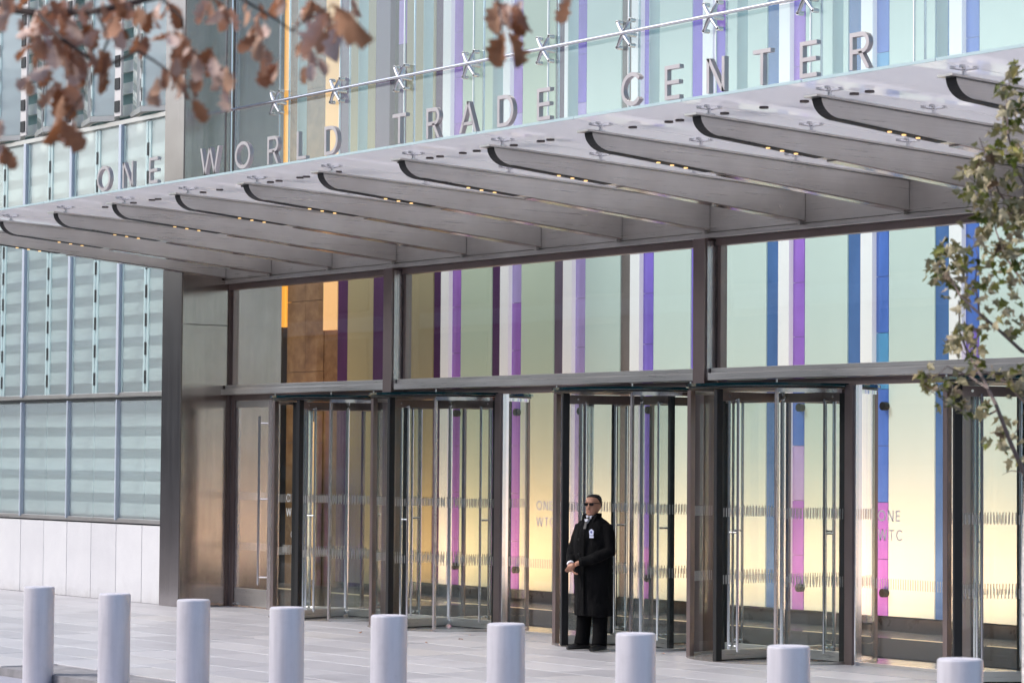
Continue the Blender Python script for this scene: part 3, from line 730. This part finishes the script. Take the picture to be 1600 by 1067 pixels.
for k in range(-6, 9):
    x0 = W0 + 1.6 * k
    if x0 + 1.6 > XE: break
    kk = max(-7, min(3, k)) if k <= 3 else 1 + k % 3
    pm = pan.get(k, 'panel_aqua')
    if k > -6:
        fb(MB().box(x0 + .03, x0 + .246, YI - .13, YI - .02, PZ0, PZ1), 'light_fin', 'panel_white')
    # bright dichroic strip in stacked tiles
    z = PZ0; i = 0; cs = brt[kk]
    while z < 11.2:
        z1 = min(z + TH, PZ1); hgt = (z + z1) / 2
        r = rnd.random()
        c = cs[2] if (hgt < .95 or (hgt < 1.7 and r < .5)) else cs[1] if (hgt < 3.1 or r < .4) else cs[0]
        if 1.5 < hgt < 3.0 and kk >= -2 and r < .35: c = 'lilac' if r < .12 else 'blue'
        if hgt > 7.2 and kk <= -2 and r < .5: c = 'purple' if kk < -3 else 'violet'
        fb(MB().box(x0 + .252, x0 + .468, YI - .058, YI - .04, z, z1 - .006), 'iridescent_tile', 'dichroic_' + c)
        z += TH; i += 1
    fb(MB().box(x0 + .475, x0 + 1.30, YI - .052, YI - .01, PZ0, PZ1), 'light_panel', pm, bevel=.004)
    fb(MB().box(x0 + 1.304, x0 + 1.54, YI - .035, YI - .01, PZ0, PZ1), 'dark_strip', 'dichroic_' + dark[kk])
    fb(MB().box(x0 + 1.545, x0 + 1.598, YI - .050, YI - .01, PZ0, PZ1), 'glass_edge', 'dichroic_edgegreen')
    for z in (.48, 2.85, 6.2):
        fb(MB().tube([(x0 + .44, YI - .13, z), (x0 + .44, YI - .03, z)], .055, 14), 'standoff', 'black_steel', smooth=True)
    # floor uplight: recessed lamp in front of the panel
    if k >= -6:
        u = fb(MB().box(x0 + .05, x0 + 1.25, YI - 1.12, YI - 1.08, .0, .012), 'uplight', 'uplight_lens')
        la = bpy.data.lights.new('uplight_lamp', 'AREA'); la.shape = 'RECTANGLE'; la.size = 1.1; la.size_y = .06; la.energy = 17; la.color = (1, .53, .26); la.spread = R(115)
        lo = bpy.data.objects.new('uplight_lamp', la); COL.objects.link(lo); lo.parent = u
        lo.location = (x0 + .6 + 27, -1.10, .03); lo.rotation_euler = Vector((0, -.8, -1)).to_track_quat('Z', 'Y').to_euler()
# brown marble end of the lobby with amber light strips
mw = thing('marble_lobby_wall', 'brown marble lobby wall with glowing amber strips behind the left bay', 'wall', (-40, YI, 0))
def mwb(mb, n, m, **k):
    mb.v = [(x + 40, y - YI, z) for x, y, z in mb.v]; return mb.build(n, m, mw, **k)
for (a, b) in ((-41.30, -40.72), ): mwb(MB().box(a, b, YI - .3, YI + .1, 0, 12.6), 'dark_pier', 'lobby_dark')
mwb(MB().box(-46, -41.31, YI - .1, YI + .1, 0, 12.6), 'dark_pier', 'lobby_dark')
z = 0
while z < 12:
    mwb(MB().box(-40.49, -39.90, YI - .04, YI + .1, z, z + 1.19), 'marble_slab', 'marble'); mwb(MB().box(-39.894, -39.31, YI - .04, YI + .1, z, z + 1.19), 'marble_slab', 'marble'); z += 1.2
for z0, z1 in ((4.38, 12.4),):
    mwb(MB().box(-40.70, -40.50, YI - .06, YI + .05, z0, z1), 'amber_strip', 'amber_strip')
    mwb(MB().box(-39.30, -38.86, YI - .06, YI + .05, z0 - .1, z1), 'amber_panel', 'amber_panel')
mwb(MB().box(-39.30, -38.86, YI - .03, YI + .08, 0, z0 - .11), 'marble_slab', 'marble')
mwb(MB().box(-39.9, -39.5, YI - .05, YI - .041, .1, 2.75), 'lit_panel', 'amber_panel')
mwb(MB().box(-38.85, -38.545, YI - .05, YI + .05, .1, 12.6), 'dark_strip', 'dichroic_plum')
mwb(MB().box(-38.54, -37.765, YI - .052, YI + .04, .1, 12.6), 'light_panel', 'panel_olive')
mwb(MB().box(-37.76, -37.34, YI - .05, YI + .05, .1, 12.6), 'dark_strip', 'dichroic_plum')
u = mwb(MB().box(-40.4, -38.0, YI - 1.12, YI - 1.08, 0, .012), 'uplight', 'uplight_lens')
la = bpy.data.lights.new('uplight_lamp', 'AREA'); la.shape = 'RECTANGLE'; la.size = 2.3; la.size_y = .06; la.energy = 17; la.color = (1, .62, .34); la.spread = R(48)
lo = bpy.data.objects.new('uplight_lamp', la); COL.objects.link(lo); lo.parent = u; lo.location = (.8, -1.10, .03); lo.rotation_euler = Vector((0, -.16, -1)).to_track_quat('Z', 'Y').to_euler()
mat_ = MB().box(-33.2, -15, 20.95, 23.2, .001, .012).build('entrance_mat', 'mat_carpet'); tag(mat_, 'dark grey entrance carpet inside the doors', 'mat')

# ------------------------------------------------------------------ bollards
BP = [(-24.70, 12.06), (-23.15, 12.08), (-21.857, 12.20), (-20.374, 12.287), (-18.946, 12.40), (-17.55, 12.58), (-16.106, 12.73), (-14.479, 12.80), (-12.966, 12.954)]
body = MB()
rings = []
for z, r in ((-.1, .150), (.828, .150), (.840, .147), (.845, .140)):
    rings.append([(r * math.cos(2 * math.pi * j / 40), r * math.sin(2 * math.pi * j / 40), z) for j in range(40)])
body.loft(rings); bme = body.mesh('body')
cme = MB().cyl((0, 0), .139, .8452, .8475, 40).mesh('cap')
ORD = ['leftmost lilac grey bollard in the front row', 'second bollard from the left in the front row', 'third bollard from the left, below the steel pier', 'fourth bollard from the left, before the swing door',
       'fifth bollard from the left, before the second revolving door', 'sixth bollard from the left, just left of the man', 'bollard just right of the man, seventh from the left', 'bollard in front of the fourth revolving door', 'rightmost bollard, beside the pale tree trunk']
for (x, y), l in zip(BP, ORD):
    t = thing('bollard', l, 'bollard', (x, y, 0), rnd.uniform(0, 6), 'bollards along the kerb')
    link('body', bme, 'bollard_paint', t, True); link('cap', cme, 'bollard_cap', t)

# ------------------------------------------------------------------ the man in the black coat
def ell(cx, cy, z, rx, ry, n=20, p=2.0, tilt=0):
    out = []
    for j in range(n):
        t = 2 * math.pi * j / n; c, s = math.cos(t), math.sin(t)
        x = rx * math.copysign(abs(c) ** (2 / p), c); y_ = ry * math.copysign(abs(s) ** (2 / p), s)
        out.append((cx + x, cy + y_, z + tilt * x))
    return out
man = thing('person', 'man standing in long black overcoat and sunglasses with hands clasped, by the revolving door', 'person', (-24.62, 18.84, .003), R(15))
HD = R(9)   # head turn
def skinobj(mb, name, mat, parent, vox, smooth_it=4):
    o = mb.build(name, mat, parent, smooth=False)
    r = o.modifiers.new('remesh', 'REMESH'); r.mode = 'VOXEL'; r.voxel_size = vox; r.use_smooth_shade = True
    s = o.modifiers.new('smooth', 'SMOOTH'); s.factor = .5; s.iterations = smooth_it
    return o
bd = MB()
bd.loft([ell(0, .01, z, rx, ry) for z, rx, ry in ((.86, .15, .11), (1.0, .155, .115), (1.15, .15, .11), (1.32, .150, .10), (1.40, .135, .085), (1.45, .085, .07), (1.49, .062, .065))])   # trunk
bd.loft([ell(0, y, z, rx, ry) for z, y, rx, ry in ((1.44, .015, .062, .065), (1.50, .0, .058, .062), (1.56, -.01, .056, .062))])                       # neck
for s in (-1, 1):
    bd.tube([(s * .09, .0, .92), (s * .105, .0, .52), (s * .14, .005 - (.045 if s > 0 else 0), .10)], [.080, .055, .036], 12)                                           # legs
    bd.tube([(s * .14, .01 - (.045 if s > 0 else 0), .10), (s * .145, -.03 - (.045 if s > 0 else 0), .05)], [.034, .024], 10)
# arms: shoulder, elbow, wrist
AR = [(-.155, .01, 1.36), (-.268, -.03, 1.125), (-.115, -.255, .955)]
AL = [(.155, .01, 1.36), (.288, -.04, 1.115), (-.02, -.285, .97)]
bd.tube(AR, [.042, .030, .028], 10); bd.tube(AL, [.042, .030, .028], 10)
# head
h0 = len(bd.v)
HS = [(1.500, -.030, .030, .030), (1.512, -.036, .050, .052), (1.535, -.030, .061, .074), (1.565, -.018, .068, .086), (1.60, -.010, .073, .094), (1.635, -.006, .076, .098), (1.67, -.002, .077, .099),
      (1.70, .002, .073, .094), (1.722, .006, .060, .078), (1.736, .008, .035, .045)]
bd.loft([ell(0, cy, z, rx, ry, 24, 2.2) for z, cy, rx, ry in HS])
bd.loft([ell(0, y, z, rx, ry, 10) for z, y, rx, ry in ((1.578, -.108, .018, .014), (1.585, -.116, .018, .020), (1.60, -.112, .014, .018), (1.625, -.104, .010, .014), (1.645, -.098, .008, .008))])     # nose
bd.loft([ell(0, y, z, rx, ry, 12) for z, y, rx, ry in ((1.508, -.078, .018, .012), (1.520, -.086, .026, .018), (1.535, -.086, .022, .014))])   # chin
bd.loft([ell(0, -.092, z, rx, .012, 12) for z, rx in ((1.652, .05), (1.660, .058), (1.668, .05))])  # brow
for s in (-1, 1):
    bd.loft([ell(s * .078, .012, z, .010, ry, 10) for z, ry in ((1.577, .010), (1.60, .018), (1.63, .022), (1.648, .014))])   # ears
MH = Matrix.Translation((0, 0, 1.5)) @ Matrix.Rotation(HD, 4, 'Z') @ Matrix.Translation((0, 0, -1.5))
bd.xf(MH, h0)
# hands clasped at the waist: left over right
def hand(palm, fdir, side, curl, s=1):
    """palm centre, finger direction, thumb side; fingers curl along 'curl'"""
    p = Vector(palm); d = Vector(fdir).normalized(); sd2 = Vector(side).normalized(); cu = Vector(curl).normalized()
    bd.tube([p - d * .045, p - d * .01, p + d * .035], [.027, .036, .033], 10)
    for k, (o, ln) in enumerate(((.027, .068), (.009, .076), (-.009, .070), (-.026, .056))):
        a = p + sd2 * o + d * .03; b = a + d * ln * .5 + cu * .008; c = b + d * ln * .28 + cu * .026; e = c + cu * .024 - d * .006
        bd.tube([a, b, c, e], [.0105, .0098, .009, .0075], 8)
    a = p - d * .015 + sd2 * .026; b = a + sd2 * .012 + d * .026; c = b + d * .026 + cu * .016
    bd.tube([a, b, c], [.013, .011, .009], 8)
hand((-.098, -.272, .926), (.55, -.25, -.70), (.5, -.75, .2), (.75, .35, -.1))
hand((-.066, -.302, .938), (-.74, -.10, -.55), (-.35, -.85, .25), (-.3, .85, -.1))
body = skinobj(bd, 'body', 'skin', man, .0075, 3)
# coat: trunk, skirt and sleeves
ct = MB()
ct.loft([ell(cx, cy, z, rx, ry, 28, 2.3) for z, cx, cy, rx, ry in ((.385, .005, .012, .240, .190), (.55, .005, .01, .240, .188), (.75, .003, .008, .243, .185), (.92, 0, .004, .247, .183), (1.08, 0, .0, .243, .178), (1.22, 0, .0, .246, .172),
          (1.33, 0, .005, .242, .158), (1.40, 0, .01, .226, .135), (1.445, 0, .012, .185, .112), (1.475, 0, .012, .118, .095), (1.50, 0, .006, .085, .088))])
SR = [(-.19, .01, 1.395), (-.235, .0, 1.27), (-.278, -.03, 1.12), (-.235, -.13, 1.03), (-.135, -.236, .972)]
SL = [(.19, .01, 1.395), (.245, .0, 1.27), (.298, -.04, 1.11), (.20, -.165, 1.045), (.012, -.272, .984)]
ct.tube(SR, [.074, .072, .068, .060, .052], 14); ct.tube(SL, [.074, .074, .070, .062, .052], 14)
ct.xf(Matrix.Diagonal((.94, .96, 1, 1)))
coat = skinobj(ct, 'coat', 'coat_cloth', man, .011, 5)
dt = coat.modifiers.new('folds', 'DISPLACE'); tx = bpy.data.textures.new('folds', 'CLOUDS'); tx.noise_scale = .16; dt.texture = tx; dt.strength = .022; dt.mid_level = .5; dt.texture_coords = 'LOCAL'
# turned collar and front placket
cl = MB()
for s in (-1, 1):
    cl.prism([(s * .005, 1.30), (s * .085, 1.45), (s * .105, 1.515), (s * .07, 1.525), (s * .012, 1.42)], 'y', -.168, -.152)
    for v_ in range(len(cl.v) - 10, len(cl.v)):
        x_, y_, z_ = cl.v[v_]; t_ = max(0, (z_ - 1.30) / .22); cl.v[v_] = (x_, y_ + .10 * t_ + (.02 if z_ < 1.35 else 0), z_)
cl.arc((0, .008), .074, .092, -35, 215, 1.465, 1.535, 18)
cl.build('collar', 'coat_cloth', man, bevel=.003)
MB().box(-.022, .022, -.196, -.185, .42, 1.30).build('placket', 'coat_cloth', coat, bevel=.003)
for z in (1.24, 1.08): MB().tube([(-.06, -.182, z), (-.06, -.192, z)], .013, 10).build('button', 'shoe_leather', coat)
# shirt and tie in the neckline
sm = MB(); sm.arc((0, -.006), .060, .066, 0, 360, 1.478, 1.522, 20)
for s in (-1, 1): sm.prism([(s * .004, 1.470), (s * .028, 1.466), (s * .042, 1.512), (s * .012, 1.504)], 'y', -.080, -.075)
sm.prism([(-.026, 1.470), (.0, 1.405), (.026, 1.470)], 'y', -.130, -.09)
sm.build('shirt', 'shirt', man)
MB().loft([ell(0, y, z, rx, .008, 8) for z, y, rx in ((1.36, -.156, .022), (1.44, -.126, .020), (1.465, -.102, .014), (1.49, -.092, .019))]).build('tie', 'shoe_leather', man)
cfm = MB(); cfm.tube([(-.135, -.236, .972), (-.118, -.252, .958)], .042, 12); cfm.build('shirt_cuff', 'shirt', man)
# badge on his left breast
bg_ = MB().prism([(.085, 1.29), (.135, 1.29), (.142, 1.34), (.11, 1.362), (.078, 1.34)], 'y', -.176, -.170).build('badge', 'badge', man)
MB().box(.082, .138, -.174, -.168, 1.262, 1.284).build('name_tape', 'badge', man)
MB().tube([(.11, -.1765, 1.327), (.11, -.178, 1.327)], .014, 12).build('emblem', 'badge_blue', bg_)
# trousers and shoes
tr = MB()
for s in (-1, 1):
    tr.tube([(s * .09, .0, .80), (s * .105, .0, .50), (s * .13, .0 - (.03 if s > 0 else 0), .20), (s * .145, -.012 - (.05 if s > 0 else 0), .06)], [.105, .094, .084, .088], 14)
trs = skinobj(tr, 'trousers', 'trouser_cloth', man, .012, 3)
for s in (-1, 1):
    sh = MB(); rot = s * R(14) - R(8)
    rg = []
    for yy, wdt, hgt in ((.088, .03, .06), (.07, .042, .10), (.02, .048, .115), (-.04, .048, .10), (-.10, .050, .072), (-.165, .046, .054), (-.20, .026, .040)):
        rg.append([(wdt * math.cos(2 * math.pi * j / 14), yy, max(.002, hgt * .5 + hgt * .5 * math.sin(2 * math.pi * j / 14) + .004)) for j in range(14)])
    sh.loft(rg); sh.xf(Matrix.Translation((s * .145, .01 - (.05 if s > 0 else 0), 0)) @ Matrix.Rotation(rot, 4, 'Z'))
    sh.build('shoe', 'shoe_leather', man, smooth=True)
# hair, sunglasses, mouth
hr = MB()
hr.loft([ell(0, cy, z, rx, ry, 24, 2.2) for z, cy, rx, ry in ((1.585, .052, .060, .050), (1.62, .044, .079, .064), (1.66, .034, .083, .075), (1.69, .020, .082, .090), (1.718, .012, .074, .094), (1.738, .012, .052, .066), (1.746, .012, .025, .03))])
hr.xf(MH); hr.build('hair', 'hair', man, smooth=True)
gl_ = MB()
for s in (-1, 1):
    gl_.loft([ell(s * .034, -.106 + .006 * abs(0), z, rx, .006, 12, 2.6) for z, rx in ((1.617, .018), (1.623, .027), (1.638, .030), (1.649, .027))])
    gl_.tube([(s * .062, -.098, 1.645), (s * .080, -.06, 1.646), (s * .083, .015, 1.642)], .004, 6)
gl_.tube([(-.014, -.112, 1.644), (.014, -.112, 1.644)], .004, 6)
gl_.xf(MH); gl_.build('sunglasses', 'lens_dark', man, smooth=True)
lp = MB().loft([ell(0, y, z, rx, .008, 10) for z, y, rx in ((1.545, -.098, .016), (1.552, -.103, .026), (1.559, -.100, .020))]); lp.xf(MH); lp.build('lips', 'lip', man, smooth=True)

# ------------------------------------------------------------------ trees
def leaf_mesh(name, kind, rs):
    r = random.Random(rs)
    if kind == 'maple':
        out = [(0, 0), (.12, .08), (.40, .02), (.30, .22), (.50, .42), (.24, .42), (.22, .62), (.0, 1.0), (-.22, .62), (-.24, .42), (-.50, .42), (-.30, .22), (-.40, .02), (-.12, .08)]
    else:
        out = [(0, 0), (.07, .12), (.20, .16), (.14, .28), (.30, .38), (.20, .50), (.36, .62), (.22, .72), (.26, .86), (.0, 1.0), (-.26, .86), (-.22, .72), (-.36, .62), (-.20, .50), (-.30, .38), (-.14, .28), (-.20, .16), (-.07, .12)]
    cup = r.uniform(.35, .9); bend = r.uniform(-.5, .7); tw = r.uniform(-.6, .6)
    n = len(out); half = n // 2
    v = []; 
    mid = [(0, y * 1.0) for _, y in out]
    for x, y in out: v.append((x, y))
    for x, y in out[1:half]: v.append((0, y))
    def lift(x, y):
        z = cup * abs(x) * .9 + bend * y * y * .35 + tw * x * y * .8 + .05 * math.sin(9 * x + 7 * y + rs)
        return (x * (1 - .25 * cup), y * (1 - .12 * abs(bend)), z)
    V = [lift(*p) for p in v]; F = []
    mi = lambda k: 0 if k == 0 else half if k == half else n + k - 1
    for k in range(half):
        a, b = k, k + 1; F.append(tuple(dict.fromkeys((mi(k), a, b, mi(k + 1)))))
        a, b = (n - k) % n, n - k - 1; F.append(tuple(dict.fromkeys((mi(k + 1), b, a, mi(k)))))
    F = [f for f in F if len(f) > 2]
    # stalk
    i = len(V); V += [(-.008, -.3, .02), (.008, -.3, .02), (0, 0, 0)]; F.append((i, i + 1, i + 2))
    me = bpy.data.meshes.new(name); me.from_pydata(V, [], F); me.update()
    me.polygons.foreach_set('use_smooth', [True] * len(me.polygons)); return me
def ray(px, py):
    a, b = (px - 800) / 4298.1, -(py - 533.5) / 4298.1
    return Vector([rr[k] * a + uu[k] * b + ff[k] for k in range(3)])
def at(px, py, d): return ray(px, py) * d + Vector((0, 0, CH))
def place_leaf(me, name, parent, p, size, droop, r):
    o = bpy.data.objects.new(name, me); COL.objects.link(o); o.parent = parent
    pp = p - parent.location
    o.location = pp
    o.rotation_euler = Euler((R(-90 * droop + r.uniform(-55, 55)), r.uniform(-.9, .9), r.uniform(0, 6.28)), 'XYZ') if False else None or Euler((0, 0, 0))
    d = Vector((r.uniform(-1, 1), r.uniform(-1, 1), -droop + r.uniform(-.7, .7))).normalized()
    q = d.to_track_quat('Y', 'Z'); q = q @ Euler((0, r.uniform(0, 6.28), 0)).to_quaternion()
    o.rotation_euler = q.to_euler(); o.scale = (size, size, size)
    return o

# --- pale-barked young tree at the right edge
tp = at(1618, 1000, 16.5); tp.z = 0
tree = thing('young_tree', 'slender pale barked tree with sparse curled green and tan leaves at the right edge', 'tree', tp)
def tb(mb, n, m, **k):
    mb.v = [(x - tp.x, y - tp.y, z - tp.z) for x, y, z in mb.v]; return mb.build(n, m, tree, **k)
tb(MB().tube([(tp.x, tp.y, -.02), (tp.x + .02, tp.y, .6), (tp.x - .01, tp.y + .02, 1.5), (tp.x + .04, tp.y, 2.6), (tp.x + .02, tp.y + .03, 4.2), (tp.x + .05, tp.y, 6.0)], [.115, .095, .088, .075, .055, .025], 14), 'trunk', 'pale_bark', smooth=True)
rt = random.Random(21)
TW = [  # branch polylines in view bearings, each with its own distance from the viewer
    ([(1625, 800), (1600, 738), (1578, 690), (1556, 632), (1536, 592), (1514, 556), (1500, 520), (1498, 470)], 16.3, .017),
    ([(1545, 608), (1515, 588), (1480, 572), (1452, 598)], 16.1, .007),
    ([(1560, 640), (1530, 655), (1500, 640), (1470, 622), (1440, 600)], 16.2, .007),
    ([(1620, 640), (1600, 628), (1570, 596), (1530, 575), (1500, 545)], 16.6, .010),
    ([(1625, 560), (1596, 548), (1560, 515), (1530, 490), (1500, 462), (1484, 432), (1470, 405)], 16.2, .013),
    ([(1530, 490), (1524, 440), (1528, 400), (1520, 370)], 16.4, .006),
    ([(1625, 470), (1598, 440), (1570, 400), (1556, 360), (1548, 300)], 16.7, .011),
    ([(1622, 380), (1590, 340), (1560, 300), (1542, 250), (1530, 215)], 16.2, .011),
    ([(1560, 300), (1530, 290), (1512, 275)], 16.2, .006),
    ([(1625, 330), (1590, 270), (1575, 210), (1572, 150), (1585, 100)], 16.5, .010),
    ([(1590, 345), (1560, 330), (1525, 335), (1500, 345)], 16.3, .006),
    ([(1578, 690), (1590, 670), (1600, 640)], 16.3, .005),
    ([(1600, 738), (1580, 735), (1565, 742)], 16.3, .004),
]
spots = []
for pts, d, r0 in TW:
    P3 = [at(x, y, d + .25 * math.sin(i * 1.3 + d * 7)) for i, (x, y) in enumerate(pts)]
    tb(MB().tube(P3, [r0 * (1 - .75 * i / (len(P3) - 1)) for i in range(len(P3))], 7), 'branch', 'twig', smooth=True)
# clusters: (px, py, spread px, leaves)
CL = [(1495, 400, 20, 26), (1470, 412, 14, 16), (1462, 430, 16, 16), (1500, 440, 22, 16), (1525, 455, 20, 14), (1540, 400, 26, 24), (1575, 370, 26, 36), (1590, 420, 22, 26), (1560, 440, 22, 18), (1545, 500, 20, 12), (1505, 520, 18, 22), (1485, 535, 16, 18), (1520, 545, 14, 10),
      (1580, 480, 20, 14), (1590, 510, 16, 12), (1590, 590, 18, 20), (1560, 588, 16, 10), (1525, 570, 12, 8), (1452, 595, 17, 20), (1490, 610, 16, 16), (1500, 635, 14, 12), (1535, 640, 14, 12), (1560, 660, 10, 5), (1575, 675, 14, 12), (1550, 690, 10, 6), (1595, 715, 8, 5),
      (1575, 135, 17, 20), (1592, 170, 18, 24), (1565, 200, 20, 24), (1545, 235, 20, 22), (1590, 235, 18, 24), (1535, 265, 20, 24), (1570, 285, 24, 28), (1525, 300, 22, 26), (1550, 325, 24, 28), (1590, 320, 18, 24), (1590, 110, 12, 12), (1515, 260, 12, 10), (1585, 350, 20, 24), (1535, 350, 22, 20), (1478, 385, 12, 12)]
lm = [leaf_mesh('leaf', 'maple', 40 + i) for i in range(7)]
for me in lm: me.materials.append(MATS['maple_leaf'])
nl = 0; rest = []
for cx, cy, sp, n in CL:
    d0 = 16.25 + rt.uniform(-.25, .35)
    for k in range(n):
        px, py = cx + rt.gauss(0, sp * .62), cy + rt.gauss(0, sp * .62)
        p = at(px, py, d0 + rt.gauss(0, .12)); s = rt.uniform(.05, .095)
        if nl < 290 and rt.random() < .5: place_leaf(lm[rt.randrange(7)], 'leaf', tree, p, s, .5, rt); nl += 1
        else: rest.append((p, s, rt.random()))
# leaves of the crown above and beyond the frame, with the overflow, as one mass
for k in range(900):
    a = rt.uniform(0, 6.28); zz = rt.uniform(3.2, 6.4); rd = (1.25 - abs(zz - 4.6) * .45) * math.sqrt(rt.random())
    p = tp + Vector((rd * math.cos(a) + .35, rd * math.sin(a) + .35, zz))
    v_ = p - Vector((0, 0, CH)); z_ = v_.dot(Vector(ff))
    if 800 + 4298 * v_.dot(Vector(rr)) / z_ > 1625: rest.append((p, rt.uniform(.05, .09), rt.random()))
V, F = [], []
for p, s, q in rest:
    me = lm[int(q * 6.99)]; d = Vector((rt.uniform(-1, 1), rt.uniform(-1, 1), -.5 + rt.uniform(-.7, .7))).normalized()
    M = Matrix.Translation(p - tp) @ (d.to_track_quat('Y', 'Z') @ Euler((0, rt.uniform(0, 6.28), 0)).to_quaternion()).to_matrix().to_4x4() @ Matrix.Scale(s, 4)
    i = len(V); V += [tuple(M @ v.co) for v in me.vertices]; F += [tuple(i + t for t in f.vertices) for f in me.polygons]
me = bpy.data.meshes.new('crown'); me.from_pydata(V, [], F); me.update(); link('crown', me, 'maple_leaf', tree, kind='stuff')

# --- oak overhead at the left: trunk out of view, limb and withered leaves in view
op_ = at(-420, 400, 10.2); op_.z = -.13
oak = thing('oak_tree', 'oak branches with withered brown leaves hanging into the top left, out of focus', 'tree', op_)
def ob(mb, n, m, **k):
    mb.v = [(x - op_.x, y - op_.y, z - op_.z) for x, y, z in mb.v]; return mb.build(n, m, oak, **k)
ob(MB().tube([op_ + Vector((0, 0, -.02)), op_ + Vector((.03, 0, 1.2)), op_ + Vector((0, .04, 2.8)), op_ + Vector((.06, .02, 4.3)), op_ + Vector((.1, .1, 6.5))], [.2, .16, .14, .11, .06], 14), 'trunk', 'oak_bark', smooth=True)
ro = random.Random(5)
OW = [([(-420, -60), (-200, -40), (-40, 5), (60, 22), (150, 18), (250, -5), (380, -60)], 10.0, .022),
      ([(250, -5), (400, -110), (560, -150), (700, -90), (770, -20), (790, 40)], 10.2, .013),
      ([(60, 22), (95, 60), (130, 85), (165, 105), (215, 80), (240, 95), (275, 120), (300, 140)], 9.8, .008),
      ([(150, 18), (170, 60), (150, 110), (130, 150), (100, 190)], 9.9, .006),
      ([(250, -5), (285, 30), (290, 70), (320, 95), (345, 130)], 10.0, .006),
      ([(330, -40), (380, 0), (430, 30), (455, 48), (500, 62)], 9.7, .006),
      ([(455, 48), (480, 30), (520, 10)], 9.5, .004),
      ([(-60, 30), (-20, 120), (0, 200)], 9.9, .005),
      ([(700, -90), (840, -60), (890, -10)], 10.3, .004)]
for pts, d, r0 in OW:
    P3 = [at(x, y, d + .2 * math.sin(i * 1.7 + d)) for i, (x, y) in enumerate(pts)]
    ob(MB().tube(P3, [r0 * (1 - .6 * i / (len(P3) - 1)) for i in range(len(P3))], 8), 'branch', 'oak_twig', smooth=True)
om = [leaf_mesh('leaf', 'oak', 90 + i) for i in range(8)]
for me in om: me.materials.append(MATS['oak_leaf'])
OL = [(20, 10, 24, 7, .11), (75, 25, 22, 7, .11), (60, 60, 22, 7, .11), (110, 50, 26, 9, .12), (85, 85, 22, 7, .11), (130, 80, 22, 7, .10), (60, 90, 16, 5, .10), (110, 110, 20, 5, .10), (165, 110, 7, 2, .13), (160, 95, 14, 4, .10), (185, 30, 18, 5, .11), (195, 8, 16, 4, .10),
      (105, 160, 10, 4, .16), (100, 205, 12, 4, .14), (85, 150, 10, 2, .12), (48, 125, 6, 2, .09), (150, 20, 24, 6, .11), (240, 20, 18, 5, .10), (265, 12, 16, 4, .10), (272, 65, 12, 4, .10), (295, 80, 14, 5, .11), (265, 110, 14, 5, .10), (250, 140, 14, 5, .10), (300, 105, 12, 4, .10), (285, 135, 14, 4, .10),
      (305, 170, 8, 2, .11), (335, 95, 10, 3, .10), (350, 120, 10, 3, .12), (345, 145, 8, 2, .10), (340, 20, 12, 4, .10), (325, 5, 12, 3, .10), (215, 75, 12, 3, .09), (405, 85, 12, 4, .12), (435, 105, 8, 2, .12), (395, 22, 12, 4, .10), (405, 45, 8, 2, .09), (475, 75, 12, 4, .09), (480, 110, 8, 2, .08), (495, 105, 7, 2, .08),
      (515, 30, 8, 2, .22), (545, 50, 8, 2, .20), (490, 12, 12, 3, .12), (445, 5, 12, 3, .10), (775, 12, 14, 4, .13), (795, 25, 10, 3, .13), (790, 70, 5, 2, .15), (820, 10, 12, 2, .09), (890, 3, 4, 1, .11), (4, 235, 6, 3, .10), (0, 195, 6, 2, .09), (560, -5, 12, 2, .10)]
for cx, cy, sp, n, s in OL:
    s *= .92
    for k in range(n):
        d0 = (8.4 if s > .19 else 9.9) + ro.gauss(0, .12)
        p = at(cx + ro.gauss(0, sp * .6), cy - s * 130 + ro.gauss(0, sp * .6), d0)
        place_leaf(om[ro.randrange(8)], 'leaf', oak, p, s * ro.uniform(.85, 1.2), 1.3, ro)

# a few fallen leaves on the paving
for i, (px, py) in enumerate(((672, 985), (735, 992), (724, 999), (667, 1004), (1032, 1021), (560, 989))):
    dd = ray(px, py); p = dd * (-CH / dd.z) + Vector((0, 0, CH + .004))
    o = bpy.data.objects.new('fallen_leaf', om[i % 8]); COL.objects.link(o); o.location = p; o.scale = (.06,) * 3; o.rotation_euler = (0, 0, i * 1.3)
    tag(o, ['dry brown leaf on the paving below the second revolving door, leftmost of three', 'dry brown leaf left of the sixth bollard, nearest to it', 'dry leaf on the paving nearest the camera left of the sixth bollard', 'dry leaf on the paving right of the fifth bollard', 'pale leaf on the paving beside the seventh bollard', 'dry leaf on the paving just left of the fifth bollard'][i], 'leaf', 'fallen leaves on the paving')

# ------------------------------------------------------------------ building across the street (mirrored in the glass and steel)
ob2 = thing('office_building', 'banded tan office block across the street, seen mirrored in the glass', 'building', (-90, -32, -.13))
MB().box(-130, 130, -14, 0, 0, 15).build('wall', 'brick_tan', ob2)
for k in range(4):
    MB().box(-130, 130, .0, .25, 1.2 + k * 3.6, 1.9 + k * 3.6).build('band', 'stone_pale', ob2)
    wm = MB().box(-2.2, 2.2, .01, .12, 0, 2.3).mesh('window') if k == 0 else wm
    for j in range(26): link('window', wm, 'window_dark', ob2, loc=(-124 + j * 10, 0, 2.2 + k * 3.6))
MB().box(-130.4, 130.4, -14.4, .4, 15, 15.6).build('parapet', 'stone_pale', ob2)
